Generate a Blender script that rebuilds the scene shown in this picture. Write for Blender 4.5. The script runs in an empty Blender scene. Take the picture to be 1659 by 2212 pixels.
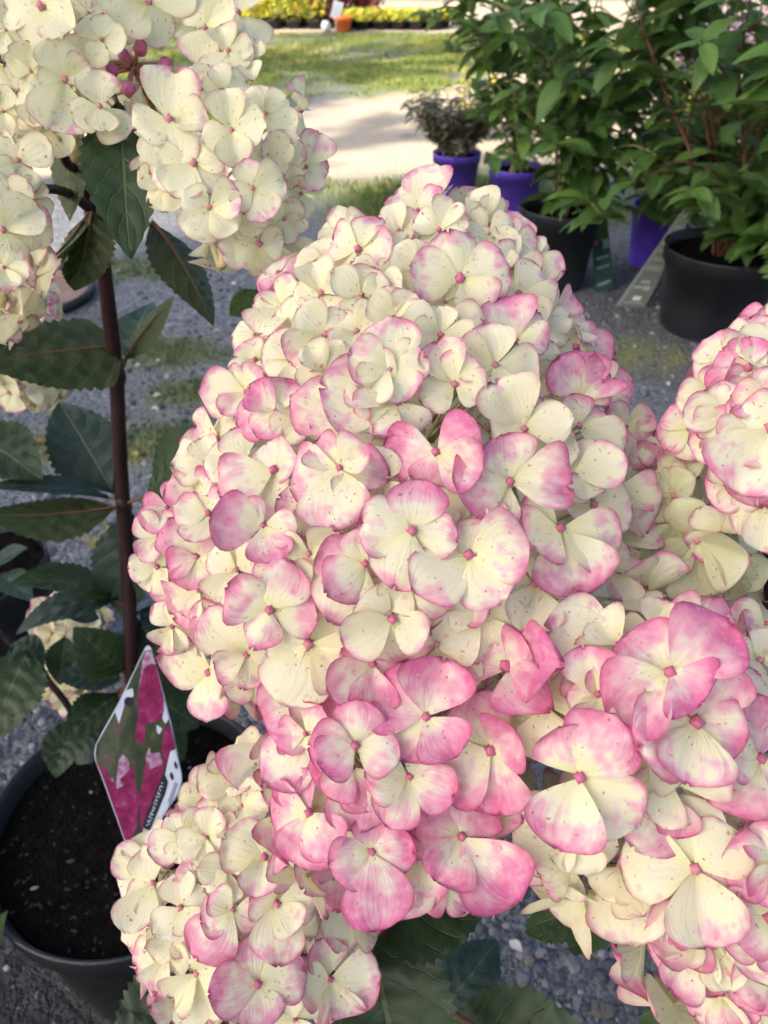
import bpy, math, random
import numpy as np
from mathutils import Vector, Matrix, noise as mnoise

random.seed(7); RNG = np.random.default_rng(7)
scene = bpy.context.scene
COL = scene.collection
R = math.radians

# ------------------------------------------------------------------ camera
VW, VH, FPX = 1659.0, 2212.0, 1662.0          # frame used for measuring, focal length in its pixels
CAM_H, PITCH = 0.97, R(38)
CAM = Vector((0, 0, CAM_H))
FW = Vector((0, math.cos(PITCH), -math.sin(PITCH)))
UP = Vector((0, math.sin(PITCH), math.cos(PITCH)))
RT = Vector((1, 0, 0))
cd = bpy.data.cameras.new('camera'); cam = bpy.data.objects.new('camera', cd); COL.objects.link(cam)
cam.location = CAM; cam.rotation_euler = (R(90) - PITCH, 0, 0)
cd.sensor_fit = 'VERTICAL'; cd.sensor_height = 34.6; cd.lens = 34.6 * FPX / VH
cd.clip_start = 0.01; cd.clip_end = 2000
cd.dof.use_dof = True; cd.dof.focus_distance = 0.295; cd.dof.aperture_fstop = 18.0
scene.camera = cam

# ------------------------------------------------------------------ light
SUN_EL = R(40); SUN_TRAVEL = Vector((0.85, 0.53, 0)).normalized()
world = bpy.data.worlds.new('World'); scene.world = world; world.use_nodes = True
wn = world.node_tree; wn.nodes.clear()
sky = wn.nodes.new('ShaderNodeTexSky'); sky.sky_type = 'NISHITA'; sky.sun_disc = False
sky.sun_elevation = SUN_EL; sky.sun_rotation = math.atan2(-SUN_TRAVEL.x, -SUN_TRAVEL.y)
sky.air_density = 0.8; sky.dust_density = 3.0; sky.ozone_density = 0.6
bg = wn.nodes.new('ShaderNodeBackground'); bg.inputs[1].default_value = 0.15
wo = wn.nodes.new('ShaderNodeOutputWorld')
wn.links.new(sky.outputs[0], bg.inputs[0]); wn.links.new(bg.outputs[0], wo.inputs[0])
SUN_DIR = Vector((SUN_TRAVEL.x * math.cos(SUN_EL), SUN_TRAVEL.y * math.cos(SUN_EL), -math.sin(SUN_EL)))
sl = bpy.data.lights.new('sun', 'SUN'); sl.energy = 5.0; sl.angle = R(0.53); sl.color = (1.0, 0.90, 0.74)
so = bpy.data.objects.new('sun', sl); COL.objects.link(so)
so.rotation_euler = SUN_DIR.to_track_quat('-Z', 'Y').to_euler(); so.location = (-8, -5, 8)
scene.view_settings.view_transform = 'Standard'; scene.view_settings.look = 'None'
scene.view_settings.gamma = 1.0; scene.view_settings.use_curve_mapping = False
scene.view_settings.exposure = 1.12
scene.cycles.max_bounces = 3; scene.cycles.diffuse_bounces = 3; scene.cycles.glossy_bounces = 2; scene.cycles.transmission_bounces = 4
scene.cycles.use_adaptive_sampling = True; scene.cycles.adaptive_threshold = 0.05; scene.cycles.adaptive_min_samples = 12
scene.cycles.use_denoising = True

# ------------------------------------------------------------------ helpers
def P(x, y, d):
    """point at depth d (metres along the view axis) seen at x, y"""
    return CAM + FW * d + RT * ((x - VW / 2) / FPX * d) - UP * ((y - VH / 2) / FPX * d)
def ray(x, y):
    return FW + RT * ((x - VW / 2) / FPX) - UP * ((y - VH / 2) / FPX)
def on_plane(x, y, z=0.0):
    r = ray(x, y); t = (z - CAM.z) / r.z
    return CAM + r * t
def depth_of(p): return (p - CAM).dot(FW)

WORLD_LOC = {}
def link(o, parent=None, loc=(0, 0, 0), rot=None):
    """link o with its origin at world location loc below a parent that is never rotated"""
    COL.objects.link(o); loc = Vector(loc)
    if parent is not None:
        o.parent = parent; o.location = loc - WORLD_LOC[parent.name]
    else: o.location = loc
    if rot is not None:
        o.rotation_mode = 'QUATERNION'; o.rotation_quaternion = rot
    WORLD_LOC[o.name] = loc
    return o
def tag(o, label=None, cat=None, group=None, kind=None):
    if label: o['label'] = label
    if cat: o['category'] = cat
    if group: o['group'] = group
    if kind: o['kind'] = kind
    return o
def empty(name, loc, label, cat, group=None):
    o = bpy.data.objects.new(name, None); o.empty_display_size = 0.05
    link(o, None, loc); return tag(o, label, cat, group)

class MB:
    """collects verts / faces with per-vertex uv and colour, per-face material"""
    def __init__(s): s.v = []; s.f = []; s.m = []; s.uv = []; s.c = []
    def add(s, verts, faces, mat=0, uv=None, col=None):
        b = len(s.v); n = len(verts)
        s.v += [tuple(p) for p in verts]
        s.uv += list(uv) if uv is not None else [(0, 0)] * n
        if col is None: s.c += [(0, 0, 0, 1)] * n
        elif isinstance(col, tuple): s.c += [col] * n
        else: s.c += list(col)
        for f in faces: s.f.append(tuple(i + b for i in f)); s.m.append(mat)
    def mesh(s, name, mats, smooth=True):
        me = bpy.data.meshes.new(name); me.from_pydata(s.v, [], s.f)
        for m in mats: me.materials.append(m)
        me.polygons.foreach_set('material_index', s.m)
        if smooth: me.polygons.foreach_set('use_smooth', [True] * len(s.f))
        li = np.zeros(len(me.loops), dtype=np.int32); me.loops.foreach_get('vertex_index', li)
        ul = me.uv_layers.new(name='UVMap')
        ul.data.foreach_set('uv', np.array(s.uv, dtype=np.float32)[li].ravel())
        ca = me.color_attributes.new('tint', 'FLOAT_COLOR', 'POINT')
        ca.data.foreach_set('color', np.array(s.c, dtype=np.float32).ravel())
        me.update(); return me
    def obj(s, name, mats, parent=None, loc=(0, 0, 0), smooth=True, rot=None):
        if not isinstance(mats, (list, tuple)): mats = [mats]
        return link(bpy.data.objects.new(name, s.mesh(name, mats, smooth)), parent, loc, rot)
    # shapes
    def tube(s, pts, radii, n=8, mat=0, col=None, cap=True):
        pts = [Vector(p) for p in pts]; vs = []; fs = []; uvs = []
        t0 = (pts[1] - pts[0]).normalized()
        a = t0.orthogonal().normalized()
        L = 0
        for i, p in enumerate(pts):
            t = (pts[min(i + 1, len(pts) - 1)] - pts[max(i - 1, 0)]).normalized()
            a = (a - t * a.dot(t)).normalized(); b = t.cross(a)
            if i: L += (p - pts[i - 1]).length
            for k in range(n):
                an = 2 * math.pi * k / n
                vs.append(p + (a * math.cos(an) + b * math.sin(an)) * radii[i]); uvs.append((k / n, L))
        for i in range(len(pts) - 1):
            for k in range(n):
                k2 = (k + 1) % n
                fs.append((i * n + k, i * n + k2, (i + 1) * n + k2, (i + 1) * n + k))
        if cap:
            fs.append(tuple(range(n - 1, -1, -1))); fs.append(tuple((len(pts) - 1) * n + k for k in range(n)))
        s.add(vs, fs, mat, uvs, col)
    def box(s, c, size, mat=0, rotm=None, col=None):
        c = Vector(c); h = [x / 2 for x in size]; vs = []
        for z in (-1, 1):
            for y in (-1, 1):
                for x in (-1, 1):
                    p = Vector((x * h[0], y * h[1], z * h[2]))
                    vs.append(c + (rotm @ p if rotm else p))
        s.add(vs, [(0, 2, 3, 1), (4, 5, 7, 6), (0, 1, 5, 4), (2, 6, 7, 3), (0, 4, 6, 2), (1, 3, 7, 5)], mat, None, col)
    def lathe(s, prof, n=48, mat=0, wob=0.0, c=(0, 0, 0)):
        vs = []; fs = []; uvs = []
        for i, (r, z) in enumerate(prof):
            for k in range(n):
                an = 2 * math.pi * k / n; rr = r * (1 + wob * math.sin(2 * an + 0.6))
                vs.append((c[0] + rr * math.cos(an), c[1] + rr * math.sin(an), c[2] + z)); uvs.append((k / n, i / len(prof)))
        for i in range(len(prof) - 1):
            for k in range(n):
                k2 = (k + 1) % n
                fs.append((i * n + k, i * n + k2, (i + 1) * n + k2, (i + 1) * n + k))
        s.add(vs, fs, mat, uvs)

def smooth_path(pts, n=6):
    """Catmull-Rom through pts"""
    pts = [Vector(p) for p in pts]; out = []
    for i in range(len(pts) - 1):
        p0 = pts[max(i - 1, 0)]; p1 = pts[i]; p2 = pts[i + 1]; p3 = pts[min(i + 2, len(pts) - 1)]
        for k in range(n):
            t = k / n
            out.append(0.5 * ((2 * p1) + (p2 - p0) * t + (2 * p0 - 5 * p1 + 4 * p2 - p3) * t * t + (3 * p1 - p0 - 3 * p2 + p3) * t ** 3))
    out.append(pts[-1]); return out

# ------------------------------------------------------------------ node helper
class NT:
    def __init__(s, name):
        s.mat = bpy.data.materials.new(name); s.mat.use_nodes = True
        s.t = s.mat.node_tree; s.t.nodes.clear(); s.out = s.t.nodes.new('ShaderNodeOutputMaterial')
    def n(s, typ, **kw):
        nd = s.t.nodes.new('ShaderNode' + typ)
        for k, v in kw.items(): setattr(nd, k, v)
        return nd
    def l(s, a, b): s.t.links.new(a, b)
    def val(s, sock, v):
        if isinstance(v, bpy.types.NodeSocket): s.l(v, sock)
        else: sock.default_value = v
    def math(s, op, a, b=0.0, c=0.0, clamp=False):
        nd = s.n('Math', operation=op); nd.use_clamp = clamp
        s.val(nd.inputs[0], a); s.val(nd.inputs[1], b); s.val(nd.inputs[2], c); return nd.outputs[0]
    def mix(s, f, a, b, blend='MIX'):
        nd = s.n('Mix', data_type='RGBA', blend_type=blend); nd.clamp_factor = True
        s.val(nd.inputs[0], f)
        for k, v in ((6, a), (7, b)):
            if isinstance(v, (tuple, list)): v = (*v[:3], 1)
            s.val(nd.inputs[k], v)
        return nd.outputs[2]
    def sstep(s, lo, hi, x):
        nd = s.n('MapRange', interpolation_type='SMOOTHSTEP')
        s.val(nd.inputs[0], x); s.val(nd.inputs[1], lo); s.val(nd.inputs[2], hi); return nd.outputs[0]
    def noise(s, vec, scale, detail=3, rough=0.55, dist=0.0):
        nd = s.n('TexNoise'); nd.inputs['Scale'].default_value = scale; nd.inputs['Detail'].default_value = detail
        nd.inputs['Roughness'].default_value = rough; nd.inputs['Distortion'].default_value = dist
        if vec is not None: s.l(vec, nd.inputs['Vector'])
        return nd.outputs['Fac']
    def vor(s, vec, scale, feature='F1'):
        nd = s.n('TexVoronoi', feature=feature); nd.inputs['Scale'].default_value = scale
        if vec is not None: s.l(vec, nd.inputs['Vector'])
        return nd
    def ramp(s, f, stops):
        nd = s.n('ValToRGB'); e = nd.color_ramp.elements
        while len(e) < len(stops): e.new(0.5)
        for i, (p, c) in enumerate(stops): e[i].position = p; e[i].color = (*c[:3], 1)
        s.l(f, nd.inputs[0]); return nd.outputs[0]
    def bump(s, h, strength=0.3, dist=0.001):
        nd = s.n('Bump'); nd.inputs['Strength'].default_value = strength; nd.inputs['Distance'].default_value = dist
        s.l(h, nd.inputs['Height']); return nd.outputs[0]
    def coord(s, k='Object'): return s.n('TexCoord').outputs[k]
    def scaled(s, vec, sc, loc=None):
        nd = s.n('Mapping'); s.l(vec, nd.inputs[0]); nd.inputs['Scale'].default_value = sc
        if loc is not None: s.val(nd.inputs['Location'], loc)
        return nd.outputs[0]
    def finish(s, color, rough=0.6, spec=0.3, normal=None, transl=0.0, tcol=None):
        b = s.n('BsdfPrincipled'); s.val(b.inputs['Base Color'], (*color, 1) if isinstance(color, tuple) else color)
        s.val(b.inputs['Roughness'], rough); s.val(b.inputs['Specular IOR Level'], spec)
        if normal is not None: s.l(normal, b.inputs['Normal'])
        sh = b.outputs[0]
        if transl:
            t = s.n('BsdfTranslucent'); c = tcol if tcol is not None else color
            s.val(t.inputs[0], (*c, 1) if isinstance(c, tuple) else c)
            if normal is not None: s.l(normal, t.inputs['Normal'])
            m = s.n('MixShader'); s.val(m.inputs[0], transl); s.l(sh, m.inputs[1]); s.l(t.outputs[0], m.inputs[2]); sh = m.outputs[0]
        s.l(sh, s.out.inputs[0]); return s.mat

# ------------------------------------------------------------------ materials
def mat_sepal():
    m = NT('hydrangea_sepal')
    uv = m.n('SeparateXYZ'); m.l(m.coord('UV'), uv.inputs[0])
    at = m.n('Attribute', attribute_name='tint'); sp = m.n('SeparateColor'); m.l(at.outputs['Color'], sp.inputs[0])
    oi = m.n('ObjectInfo'); oc = m.n('SeparateColor'); m.l(oi.outputs['Color'], oc.inputs[0])
    pink = m.math('ADD', m.math('ADD', sp.outputs[0], oc.outputs[0]), 0.03)
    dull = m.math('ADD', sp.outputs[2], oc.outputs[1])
    u = m.math('ABSOLUTE', m.math('MULTIPLY', m.math('SUBTRACT', uv.outputs[0], 0.5), 2.0)); v = uv.outputs[1]
    ob = m.coord('Object')
    off = m.n('CombineXYZ'); m.l(m.math('MULTIPLY', oi.outputs['Random'], 7.0), off.inputs[0]); m.l(m.math('MULTIPLY', sp.outputs[1], 5.0), off.inputs[1])
    vadd = m.n('VectorMath', operation='ADD'); m.l(ob, vadd.inputs[0]); m.l(off.outputs[0], vadd.inputs[1]); pos = vadd.outputs[0]
    n1 = m.noise(pos, 70, 2, 0.6); n2 = m.noise(pos, 420, 1, 0.65)
    st = m.n('CombineXYZ'); m.l(m.math('MULTIPLY', uv.outputs[0], 16.0), st.inputs[0]); m.l(m.math('MULTIPLY', v, 1.6), st.inputs[1]); m.l(m.math('MULTIPLY', sp.outputs[1], 37.0), st.inputs[2])
    streak = m.noise(st.outputs[0], 1.0, 2, 0.6)
    # how far along the sepal the blush reaches
    t = m.math('ADD', m.math('MULTIPLY', v, 0.80), m.math('MULTIPLY', m.math('POWER', u, 2.5), 0.24))
    t = m.math('ADD', t, m.math('MULTIPLY', m.math('SUBTRACT', n1, 0.5), 0.95))
    t = m.math('ADD', t, m.math('MULTIPLY', m.math('SUBTRACT', streak, 0.5), 0.35))
    lo = m.math('SUBTRACT', 0.80, m.math('MULTIPLY', pink, 1.0)); hi = m.math('SUBTRACT', 1.56, m.math('MULTIPLY', pink, 0.62))
    n3 = m.noise(pos, 190, 1, 0.6); t = m.math('ADD', t, m.math('MULTIPLY', m.math('SUBTRACT', n3, 0.5), 0.85))
    f = m.sstep(lo, hi, t)
    base = m.mix(n1, (0.90, 0.875, 0.72), (0.90, 0.825, 0.48))
    base = m.mix(m.math('MULTIPLY', m.sstep(0.45, 0.0, v), 0.8), base, (0.86, 0.83, 0.46))
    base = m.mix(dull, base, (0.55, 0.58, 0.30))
    blush = m.ramp(f, [(0.0, (0.87, 0.84, 0.68)), (0.25, (0.87, 0.66, 0.61)), (0.55, (0.84, 0.41, 0.51)), (1.0, (0.74, 0.16, 0.36))])
    col = m.mix(m.sstep(0.0, 0.3, f), base, blush)
    col = m.mix(m.math('MULTIPLY', m.sstep(0.5, 0.75, n2), m.math('MULTIPLY', f, 0.35)), col, (0.90, 0.62, 0.62))
    # margin line
    e = m.math('MAXIMUM', m.math('POWER', u, 10.0), m.sstep(0.925, 0.99, v))
    e = m.math('MULTIPLY', e, m.sstep(0.30, 0.62, m.math('ADD', n1, m.math('MULTIPLY', pink, 0.25))))
    e = m.math('MULTIPLY', e, m.sstep(0.25, 0.6, v))
    col = m.mix(m.math('MULTIPLY', e, 0.85), col, (0.40, 0.045, 0.14))
    # freckles and small rings
    wob = m.n('VectorMath', operation='ADD'); wn_ = m.n('TexNoise'); wn_.inputs['Scale'].default_value = 500; wn_.inputs['Detail'].default_value = 1; m.l(pos, wn_.inputs['Vector']); wsc = m.n('VectorMath', operation='SCALE'); wsc.inputs['Scale'].default_value = 0.0028; m.l(wn_.outputs['Color'], wsc.inputs[0]); m.l(pos, wob.inputs[0]); m.l(wsc.outputs[0], wob.inputs[1])
    vo = m.vor(wob.outputs[0], 420); dots = m.sstep(0.25, 0.13, vo.outputs['Distance'])
    vs = m.n('SeparateColor'); m.l(vo.outputs['Color'], vs.inputs[0])
    dots = m.math('MULTIPLY', dots, m.math('GREATER_THAN', vs.outputs[0], 0.68))
    col = m.mix(m.math('MULTIPLY', dots, m.math('ADD', 0.25, m.math('MULTIPLY', vs.outputs[2], 0.65))), col, m.mix(vs.outputs[1], (0.30, 0.22, 0.06), (0.58, 0.14, 0.18)))
    vo2 = m.vor(pos, 190); v2 = m.n('SeparateColor'); m.l(vo2.outputs['Color'], v2.inputs[0])
    bl = m.math('MULTIPLY', m.sstep(0.30, 0.10, vo2.outputs['Distance']), m.math('GREATER_THAN', v2.outputs[0], 0.72))
    col = m.mix(m.math('MULTIPLY', bl, m.math('ADD', 0.28, m.math('MULTIPLY', f, 0.5))), col, (0.74, 0.20, 0.27))
    # veins
    w = m.math('ABSOLUTE', m.math('SUBTRACT', streak, 0.5)); vein = m.math('MULTIPLY', m.sstep(0.02, 0.0, w), m.sstep(0.9, 0.3, v))
    col = m.mix(m.math('MULTIPLY', vein, 0.22), col, (0.50, 0.38, 0.20))
    h = streak
    return m.finish(col, 0.55, 0.22, m.bump(h, 0.36, 0.0013), 0.36, m.mix(0.15, col, (0.95, 0.84, 0.52)))
def mat_bud():
    m = NT('hydrangea_bud'); oi = m.n('ObjectInfo')
    at = m.n('Attribute', attribute_name='tint'); sp = m.n('SeparateColor'); m.l(at.outputs['Color'], sp.inputs[0])
    oc = m.n('SeparateColor'); m.l(oi.outputs['Color'], oc.inputs[0])
    pk = m.sstep(-0.05, 0.55, m.math('ADD', sp.outputs[0], oc.outputs[0]))
    n = m.noise(m.coord(), 900, 2)
    col = m.mix(pk, (0.52, 0.17, 0.21), (0.44, 0.040, 0.16)); col = m.mix(m.math('MULTIPLY', n, 0.35), col, (0.85, 0.50, 0.50))
    return m.finish(col, 0.4, 0.35, m.bump(n, 0.3, 0.0006))
def mat_plain(name, a, b, scale, rough=0.6, spec=0.25, bs=0.3, bd=0.001, detail=4, transl=0):
    m = NT(name); o = m.coord(); n = m.noise(o, scale, detail)
    return m.finish(m.mix(m.sstep(0.3, 0.7, n), a, b), rough, spec, m.bump(n, bs, bd), transl)
def mat_leaf(name, top1, top2, under, vein, rough=0.5, spec=0.35, transl=0.15, veins=6.0, vstr=0.75):
    m = NT(name); uv = m.n('SeparateXYZ'); m.l(m.coord('UV'), uv.inputs[0])
    oi = m.n('ObjectInfo'); u = m.math('ABSOLUTE', m.math('MULTIPLY', m.math('SUBTRACT', uv.outputs[0], 0.5), 2.0)); v = uv.outputs[1]
    ob = m.coord('Object'); n = m.noise(ob, 60, 4); fine = m.noise(ob, 500, 3)
    ph = m.math('FRACT', m.math('MULTIPLY', m.math('SUBTRACT', v, m.math('MULTIPLY', m.math('POWER', u, 1.25), 0.30)), veins))
    lat = m.sstep(0.075, 0.0, m.math('ABSOLUTE', m.math('SUBTRACT', ph, 0.5)))
    lat = m.math('MULTIPLY', lat, m.sstep(1.0, 0.75, u))
    mid = m.sstep(0.06, 0.015, u)
    vm = m.math('MAXIMUM', m.math('MULTIPLY', lat, 0.55), mid)
    vc = m.vor(m.scaled(m.coord('UV'), (14, 22, 1)), 1.0, 'DISTANCE_TO_EDGE').outputs['Distance']
    net = m.sstep(0.07, 0.0, vc)
    rnd = m.math('ADD', m.math('MULTIPLY', oi.outputs['Random'], 0.6), m.math('MULTIPLY', n, 0.5))
    col = m.mix(rnd, top1, top2)
    col = m.mix(m.math('MULTIPLY', net, 0.02), col, vein)
    col = m.mix(m.math('MULTIPLY', m.sstep(0.62, 0.75, fine), 0.25), col, (0.10, 0.09, 0.04))
    un = m.mix(rnd, under, tuple(c * 0.8 for c in under))
    g = m.n('NewGeometry'); col = m.mix(g.outputs['Backfacing'], col, un)
    col = m.mix(m.math('MULTIPLY', vm, vstr), col, vein)
    h = m.math('SUBTRACT', m.math('MULTIPLY', n, 0.4), m.math('ADD', m.math('MULTIPLY', vm, 0.7), m.math('MULTIPLY', net, 0.05)))
    return m.finish(col, rough, spec, m.bump(h, 0.6, 0.0012), transl, m.mix(0.4, col, (0.30, 0.40, 0.05)))

M_SEPAL = mat_sepal(); M_BUD = mat_bud()
M_PED = mat_plain('pedicel', (0.52, 0.50, 0.24), (0.55, 0.40, 0.24), 200, transl=0.0)
M_REDPED = mat_plain('red_pedicel', (0.30, 0.09, 0.06), (0.42, 0.20, 0.10), 200)
M_STEM = mat_plain('dark_red_stem', (0.018, 0.0060, 0.0075), (0.032, 0.010, 0.012), 120, 0.5, 0.3, 0.4, 0.0006)
M_PETI = mat_plain('petiole', (0.16, 0.05, 0.04), (0.12, 0.08, 0.03), 120, 0.5)
M_HLEAF = mat_leaf('hydrangea_leaf', (0.012, 0.029, 0.011), (0.030, 0.056, 0.018), (0.050, 0.068, 0.022), (0.080, 0.10, 0.04), 0.48, 0.32, 0.12)
M_HLEAFB = mat_leaf('hydrangea_leaf_blue', (0.016, 0.036, 0.026), (0.028, 0.055, 0.038), (0.05, 0.07, 0.03), (0.07, 0.095, 0.055), 0.5, 0.4, 0.10)
M_SLEAF = mat_leaf('shrub_leaf', (0.042, 0.100, 0.026), (0.115, 0.205, 0.042), (0.085, 0.145, 0.045), (0.16, 0.24, 0.08), 0.45, 0.35, 0.28, 5.0, 0.35)
M_SLEAFL = mat_leaf('shrub_leaf_light', (0.08, 0.17, 0.035), (0.13, 0.24, 0.045), (0.13, 0.20, 0.08), (0.25, 0.32, 0.10), 0.45, 0.3, 0.30, 5.0, 0.35)
M_YLEAF = mat_leaf('golden_leaf', (0.42, 0.40, 0.05), (0.55, 0.47, 0.08), (0.4, 0.38, 0.08), (0.5, 0.45, 0.12), 0.5, 0.3, 0.30)
M_VLEAF = mat_leaf('variegated_leaf', (0.070, 0.085, 0.055), (0.20, 0.17, 0.12), (0.12, 0.13, 0.08), (0.25, 0.22, 0.16), 0.5, 0.4, 0.1)
M_TREELEAF = mat_plain('tree_leaf', (0.05, 0.10, 0.03), (0.08, 0.13, 0.03), 3, transl=0.0)
M_BARK = mat_plain('bark', (0.10, 0.075, 0.05), (0.16, 0.12, 0.09), 12, 0.9, 0.1, 0.8, 0.02)
M_TWIG = mat_plain('tan_twig', (0.26, 0.20, 0.08), (0.20, 0.22, 0.07), 60)
M_REDTWIG = mat_plain('red_twig', (0.12, 0.04, 0.03), (0.17, 0.075, 0.045), 60)
M_BLACKPOT = mat_plain('black_plastic', (0.011, 0.013, 0.017), (0.030, 0.031, 0.034), 9, 0.45, 0.40, 0.15, 0.0008)
M_PURPLEPOT = mat_plain('purple_plastic', (0.11, 0.055, 0.52), (0.14, 0.075, 0.58), 30, 0.4, 0.45, 0.15, 0.0008)
def mat_soil():
    m = NT('potting_soil'); o = m.coord(); n = m.noise(o, 130, 6, 0.7); v = m.vor(o, 260).outputs['Distance']
    col = m.ramp(n, [(0.30, (0.003, 0.0026, 0.0022)), (0.55, (0.007, 0.0055, 0.0045)), (0.72, (0.016, 0.012, 0.009)), (0.85, (0.04, 0.034, 0.026))])
    return m.finish(col, 0.95, 0.08, m.bump(m.math('ADD', n, m.math('MULTIPLY', v, -0.6)), 1.0, 0.006))
M_SOIL = mat_soil()
def mat_ground():
    m = NT('ground_gravel'); o = m.coord()
    at = m.n('Attribute', attribute_name='tint'); sp = m.n('SeparateColor'); m.l(at.outputs['Color'], sp.inputs[0])
    big = m.noise(o, 1.7, 4); mid = m.noise(o, 14, 5, 0.65)
    v1 = m.vor(o, 95); v2 = m.vor(o, 260); c1 = m.n('SeparateColor'); m.l(v1.outputs['Color'], c1.inputs[0])
    c2 = m.n('SeparateColor'); m.l(v2.outputs['Color'], c2.inputs[0])
    g = m.ramp(c1.outputs[0], [(0.0, (0.092, 0.101, 0.117)), (0.5, (0.165, 0.177, 0.196)), (0.85, (0.235, 0.245, 0.26)), (1.0, (0.35, 0.30, 0.29))])
    g2 = m.ramp(c2.outputs[1], [(0.0, (0.056, 0.062, 0.074)), (0.6, (0.175, 0.187, 0.205)), (1.0, (0.31, 0.31, 0.30))])
    g = m.mix(m.sstep(0.42, 0.62, mid), g, g2)
    g = m.mix(m.math('MULTIPLY', m.sstep(0.50, 0.68, big), 0.55), g, (0.10, 0.096, 0.082))
    moss = m.math('MULTIPLY', m.sstep(0.56, 0.66, mid), m.sstep(0.50, 0.60, big))
    g = m.mix(m.math('MULTIPLY', moss, 0.35), g, (0.07, 0.085, 0.03))
    sand = m.mix(mid, (0.42, 0.35, 0.26), (0.58, 0.49, 0.37)); sand = m.mix(m.sstep(0.60, 0.72, big), sand, (0.30, 0.27, 0.22))
    turf = m.mix(mid, (0.14, 0.185, 0.042), (0.23, 0.26, 0.06)); turf = m.mix(m.sstep(0.5, 0.66, big), turf, (0.34, 0.31, 0.09))
    col = m.mix(sp.outputs[1], g, sand); col = m.mix(sp.outputs[0], col, turf); col = m.mix(sp.outputs[2], col, (0.018, 0.016, 0.013))  # third tint channel: dark soil plus painted shade
    h = m.math('SUBTRACT', m.math('MULTIPLY', mid, 0.6), m.math('ADD', v1.outputs['Distance'], m.math('MULTIPLY', v2.outputs['Distance'], 0.5)))
    return m.finish(col, 0.85, 0.25, m.bump(h, 0.9, 0.006))
M_GROUND = mat_ground()
def mat_tinted(name, rough=0.8, spec=0.25, transl=0.0, scale=300):
    m = NT(name); at = m.n('Attribute', attribute_name='tint'); n = m.noise(m.coord(), scale, 3)
    col = m.mix(m.math('MULTIPLY', m.math('SUBTRACT', n, 0.5), 0.9), at.outputs['Color'], m.mix(0.5, at.outputs['Color'], (0.3, 0.3, 0.3)))
    return m.finish(col, rough, spec, m.bump(n, 0.4, 0.0006), transl)
M_STONE = mat_tinted('gravel_stone', 0.75, 0.3)
M_GRASS = mat_tinted('grass_blade', 0.6, 0.25, 0.3, 20)
M_PETAL = mat_tinted('small_petal', 0.6, 0.2, 0.25, 200)
M_WHITE = mat_plain('white_card', (0.52, 0.55, 0.62), (0.60, 0.62, 0.68), 80, 0.45, 0.4, 0.05)
M_INK = mat_plain('black_ink', (0.012, 0.012, 0.014), (0.02, 0.02, 0.022), 90, 0.4, 0.4, 0.05)
M_ORANGE = mat_plain('orange_plastic', (0.75, 0.16, 0.04), (0.80, 0.20, 0.05), 30, 0.4)
M_STEEL = mat_plain('galvanised_steel', (0.42, 0.43, 0.44), (0.52, 0.53, 0.54), 20, 0.45, 0.5)
M_RUST = mat_plain('brown_plastic', (0.20, 0.12, 0.09), (0.26, 0.17, 0.13), 30, 0.5)

# ------------------------------------------------------------------ ground
def nz(x, y, s, o=0.0): return mnoise.noise(Vector((x * s + o, y * s - o, o * 1.7)))
def sst(a, b, x):
    t = min(1.0, max(0.0, (x - a) / (b - a))); return t * t * (3 - 2 * t)
def sand_mask(x, y):
    n = nz(x, y, 1.1, 3.1) * 0.45 + nz(x, y, 3.5, 8) * 0.2
    near = sst(3.45, 4.0, y + n * 0.6)
    far = 1 - sst(5.75, 6.35, y - 0.85 * max(-1.5, min(x, 1.2)) + n * 0.8)
    road = sst(10.6, 10.8, y) * (1 - sst(12.6, 12.9, y))
    bed = sst(9.0, 9.15, y + n * 0.1) * (1 - sst(10.7, 10.9, y)) * 0.8
    return max(near * far, road, bed)
def grass_mask(x, y):
    n = nz(x, y, 1.3, 11) * 0.5 + nz(x, y, 4.2, 5) * 0.35
    b = 5.85 + 0.85 * max(-1.5, min(x, 1.2))
    lawn = sst(b - 0.25, b + 0.45, y + n * 1.3) * (0.55 + 0.45 * sst(-0.35, 0.05, nz(x, y, 2.3, 41))) * (1 - sst(9.0, 9.15, y))
    beyond = sst(12.6, 12.9, y)
    strip = sst(2.95, 3.25, y + n * 0.25) * (1 - sst(3.75, 4.0, y - n * 0.3)) * sst(-0.25, 0.25, n + 0.22) * sst(-0.75, -0.4, x + n * 0.2)
    p1 = math.exp(-(((x + 0.62) / 0.26) ** 2 + ((y - 1.98) / 0.13) ** 2)) + math.exp(-(((x + 0.60) / 0.30) ** 2 + ((y - 1.50) / 0.09) ** 2)) \
        + math.exp(-(((x + 0.42) / 0.18) ** 2 + ((y - 1.73) / 0.09) ** 2)) + 0.8 * math.exp(-(((x + 0.9) / 0.3) ** 2 + ((y - 2.6) / 0.15) ** 2)) \
        + 0.7 * math.exp(-(((x - 0.72) / 0.2) ** 2 + ((y - 1.95) / 0.12) ** 2))
    near = sst(0.22, 1.0, p1 * 1.0 + n * 0.8 + 0.5 * nz(x, y, 13, 6) * min(1, p1 * 3))
    side = sst(2.2, 3.0, abs(x - 0.2)) * sst(2.5, 3.2, y) * (1 - sst(5, 5.5, y)) * sst(-0.1, 0.3, n)
    return max(lawn, beyond, strip, near * 0.75, side)
def axis_coords(lo, hi, step, far_lo, far_hi, g=1.28):
    c = list(np.arange(lo, hi, step)); s = step; a = lo
    while a > far_lo: s *= g; a -= s; c.insert(0, a)
    s = step; a = c[-1]
    while a < far_hi: s *= g; a += s; c.append(a)
    return c
gx = axis_coords(-2.6, 3.2, 0.055, -300, 300); gy = axis_coords(-0.6, 7.5, 0.055, -200, 400, 1.2)
mb = MB(); vs = []; cs = []
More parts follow.
